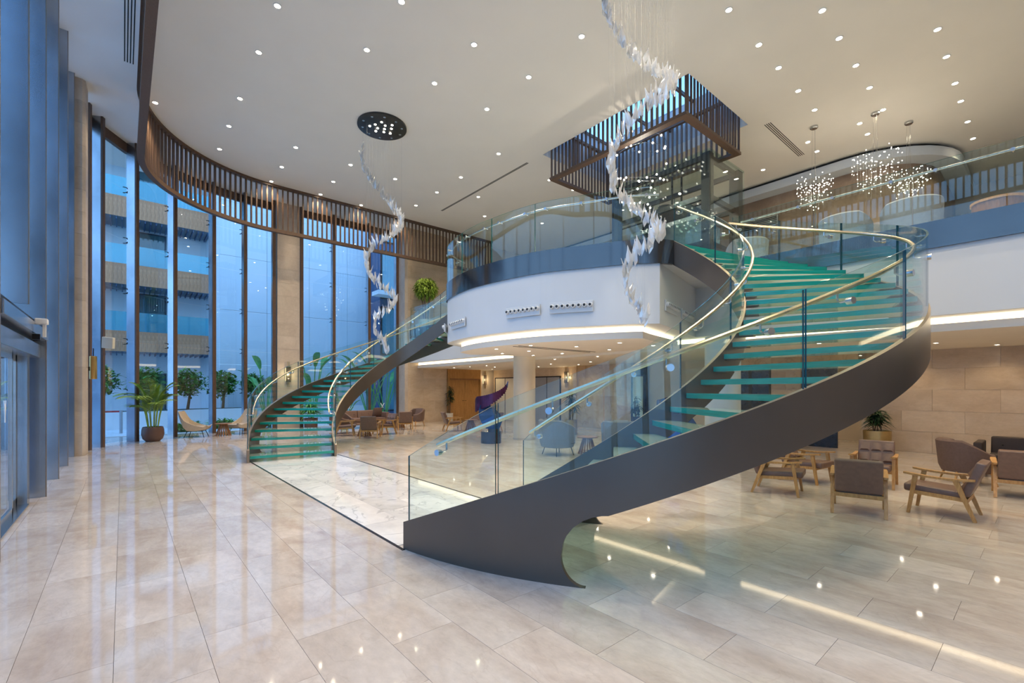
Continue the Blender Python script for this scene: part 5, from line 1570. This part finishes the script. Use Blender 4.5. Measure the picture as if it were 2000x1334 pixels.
for zb_ in (3.42, 6.70, 9.98, 13.2):
    q = MB(); q.box(-22, 29.35, zb_, 3.8, 31.2, zb_ + 0.98); dk = q.build('balcony_slab', 'ext_grey', tb)
    if zb_ < 13:
        for i in range(82):
            link('plank', plank_me, dk, (3.64 - i * 0.16, 29.31, zb_), 0)
        for i in range(8):
            q = MB(); q.box(3.8 - (i + 1) * 1.7 + 0.02, 29.4, zb_ + 1.0, 3.8 - i * 1.7, 29.42, zb_ + 1.95); q.build('glass_rail', 'ext_rail_glass', dk)
    lv = MB()
    for i in range(60):
        lv.box(3.7 - i * 0.22, 29.4, zb_ - 0.12, 3.74 - i * 0.22, 31.0, zb_)
    tag(lv.build('louvres', 'louvre_blue', dk, fix=False), kind='stuff')
# low planter with small trees
pt_ = struct(empty('wall_planter'), 'low white planter wall outside the corner windows', 'planter')
pc = [Vector((-8, 24.3)), Vector((-4, 24.2)), Vector((-0.5, 24.1)), Vector((1.6, 24.2)), Vector((2.8, 24.9)), Vector((4.5, 25.1)), Vector((7.5, 25.0)), Vector((10.5, 25.0))]
pc = [Vector(p[:2]) for p in catmull([tuple(p) for p in pc], 5)]
q = MB(); q.band(pc, offset_curve(pc, 0.2), -0.05, 0.66); q.build('wall', 'ext_white', pt_, smooth=True)
q = MB(); q.band(offset_curve(pc, 0.2), offset_curve(pc, 3.0), -0.05, 0.6); q.build('soil', 'leaf_dark', pt_)


def shrub(loc, h, w, label, seed, leafm='leaf_green', z=0.6):
    t = empty('courtyard_tree', (loc[0], loc[1], z)); tag(t, label, 'tree', 'small trees in the courtyard planter')
    rnd = random.Random(seed)
    q = MB(); q.tube([(0, 0, 0), (rnd.uniform(-.1, .1), 0, h * 0.35), (rnd.uniform(-.15, .15), 0.05, h * 0.6)], 0.06, 6, rads=[0.07, 0.055, 0.03]); q.build('trunk', 'trunk', t)
    for i in range(3):
        a = i * 2.1; q = MB(); q.tube([(0, 0, h * 0.35), (w * 0.4 * math.cos(a), w * 0.4 * math.sin(a), h * 0.65)], 0.025, 5); q.build('branch', 'trunk', t)
    fo = MB()
    for i in range(800):
        d = Vector((rnd.gauss(0, 1), rnd.gauss(0, 1), rnd.gauss(0, 1))).normalized(); rr = rnd.uniform(0.4, 1.0)
        p = Vector((d.x * w * rr, d.y * w * rr, h * 0.66 + d.z * h * 0.36 * rr))
        leaf_strip(fo, p, (rnd.uniform(-1, 1), rnd.uniform(-1, 1), rnd.uniform(-.3, .8)), 0.22, 0.06, 0.2, n=2)
    fo.build('crown', leafm, t, fix=False)
    return t


tl = ['leafy tree in the planter behind the narrow corner window', 'leafy tree in the planter left of the palm', 'leafy tree in the planter right behind the palm', 'small tree in the planter seen over the beige chair',
      'bushy tree in the planter beside the beige chair mullion', 'small round tree outside the window with the slatted table', 'small tree outside the window before the sconce pier']
for i, (u, v, h, w) in enumerate(((-2.4, 25.5, 2.0, 0.72), (-0.8, 25.5, 1.95, 0.72), (0.8, 25.4, 1.9, 0.7), (2.3, 26.1, 1.9, 0.7), (3.75, 26.4, 1.85, 0.66), (5.1, 26.5, 1.75, 0.62), (6.75, 26.5, 1.7, 0.6))):
    shrub((u, v), h, w, tl[i], 20 + i, 'leaf_green')


def banana(loc, h, label, seed, z=-0.05, n=8):
    t = empty('banana_plant', (loc[0], loc[1], z)); tag(t, label, 'plant', 'broad-leaved courtyard plants')
    rnd = random.Random(seed)
    for i in range(n):
        a = i * 2.4 + rnd.uniform(-.3, .3); ln = rnd.uniform(0.15, 0.5); hh = h * rnd.uniform(0.5, 0.9)
        tip = Vector((math.cos(a) * ln * hh, math.sin(a) * ln * hh, hh))
        q = MB(); q.tube([(0, 0, 0), tip * 0.5 + Vector((0, 0, 0.1)), tip], 0.025, 5); st_ = q.build('stalk', 'leaf_banana', t)
        q = MB(); leaf_strip(q, tip, (math.cos(a) * 0.6, math.sin(a) * 0.6, 0.9), h * 0.5, 0.15, 0.45, n=6); q.build('leaf', 'leaf_banana', t, fix=False)
    return t


banana((5.2, 24.2), 2.9, 'broad-leaved plant outside the window left of the sconce pier', 31)
banana((7.0, 23.2), 3.2, 'tall broad-leaved plant outside the window past the sconce pier', 32)
banana((9.3, 21.9), 3.0, 'broad-leaved plant outside the last tall window', 33)
banana((11.2, 24.2), 3.6, 'tallest broad-leaved plant beside the limestone back wall', 34)
banana((7.9, 21.4), 1.6, 'low broad-leaved plant outside the window behind the far sofa', 35)
for i, (u, v, lab) in enumerate(((3.2, 22.4, 'low yellow-green bush outside behind the small slatted table'), (1.9, 21.6, 'low green bush outside behind the beige chair'), (5.0, 21.4, 'low green bush outside before the sconce pier'))):
    t = empty('low_bush', (u, v, -0.05)); tag(t, lab, 'bush')
    fo = MB(); rnd = random.Random(50 + i)
    for k in range(260):
        a = rnd.uniform(0, 6.28); leaf_strip(fo, (rnd.uniform(-.4, .4), rnd.uniform(-.3, .3), rnd.uniform(0, 0.25)), (math.cos(a), math.sin(a), rnd.uniform(0.3, 1.5)), rnd.uniform(0.25, 0.6), 0.035, 0.5, n=3)
    fo.build('foliage', 'leaf_banana' if i != 1 else 'leaf_green', t, fix=False)
po = empty('barrier_post', (-0.05, 22.2, -0.05)); tag(po, 'thin barrier post with red tape outside the corner window', 'post')
q = MB(); q.tube([(0, 0, 0), (0, 0, 0.85)], 0.05, 10); q.build('post', 'ext_grey', po)
q = MB(); q.box(-0.9, -0.01, 0.78, 0.05, 0.01, 0.84); q.build('tape', 'red_paint', po)
# street side seen through the sliding door
q = MB(); q.box(-16, -12, -0.05, -15.7, 20, 7.0); struct(q.build('wall_street', 'ext_white'), 'pale building across the forecourt', 'wall')
rp_ = empty('red_planter', (-9.6, 15.5, -0.05)); tag(rp_, 'red planter with a shrub outside the sliding door', 'planter')
q = MB(); q.hexa([(-0.5, -0.9, 0), (0.5, -0.9, 0), (0.5, 0.9, 0), (-0.5, 0.9, 0)], [(-0.6, -1, 0.9), (0.6, -1, 0.9), (0.6, 1, 0.9), (-0.6, 1, 0.9)]); q.build('box', 'red_paint', rp_)
fo = MB(); rnd = random.Random(77)
for k in range(240):
    a = rnd.uniform(0, 6.28); leaf_strip(fo, (rnd.uniform(-.4, .4), rnd.uniform(-.8, .8), 0.85), (math.cos(a), math.sin(a), rnd.uniform(0.6, 2)), rnd.uniform(0.3, 0.8), 0.05, 0.4, n=3)
fo.build('foliage', 'leaf_dark', rp_, fix=False)
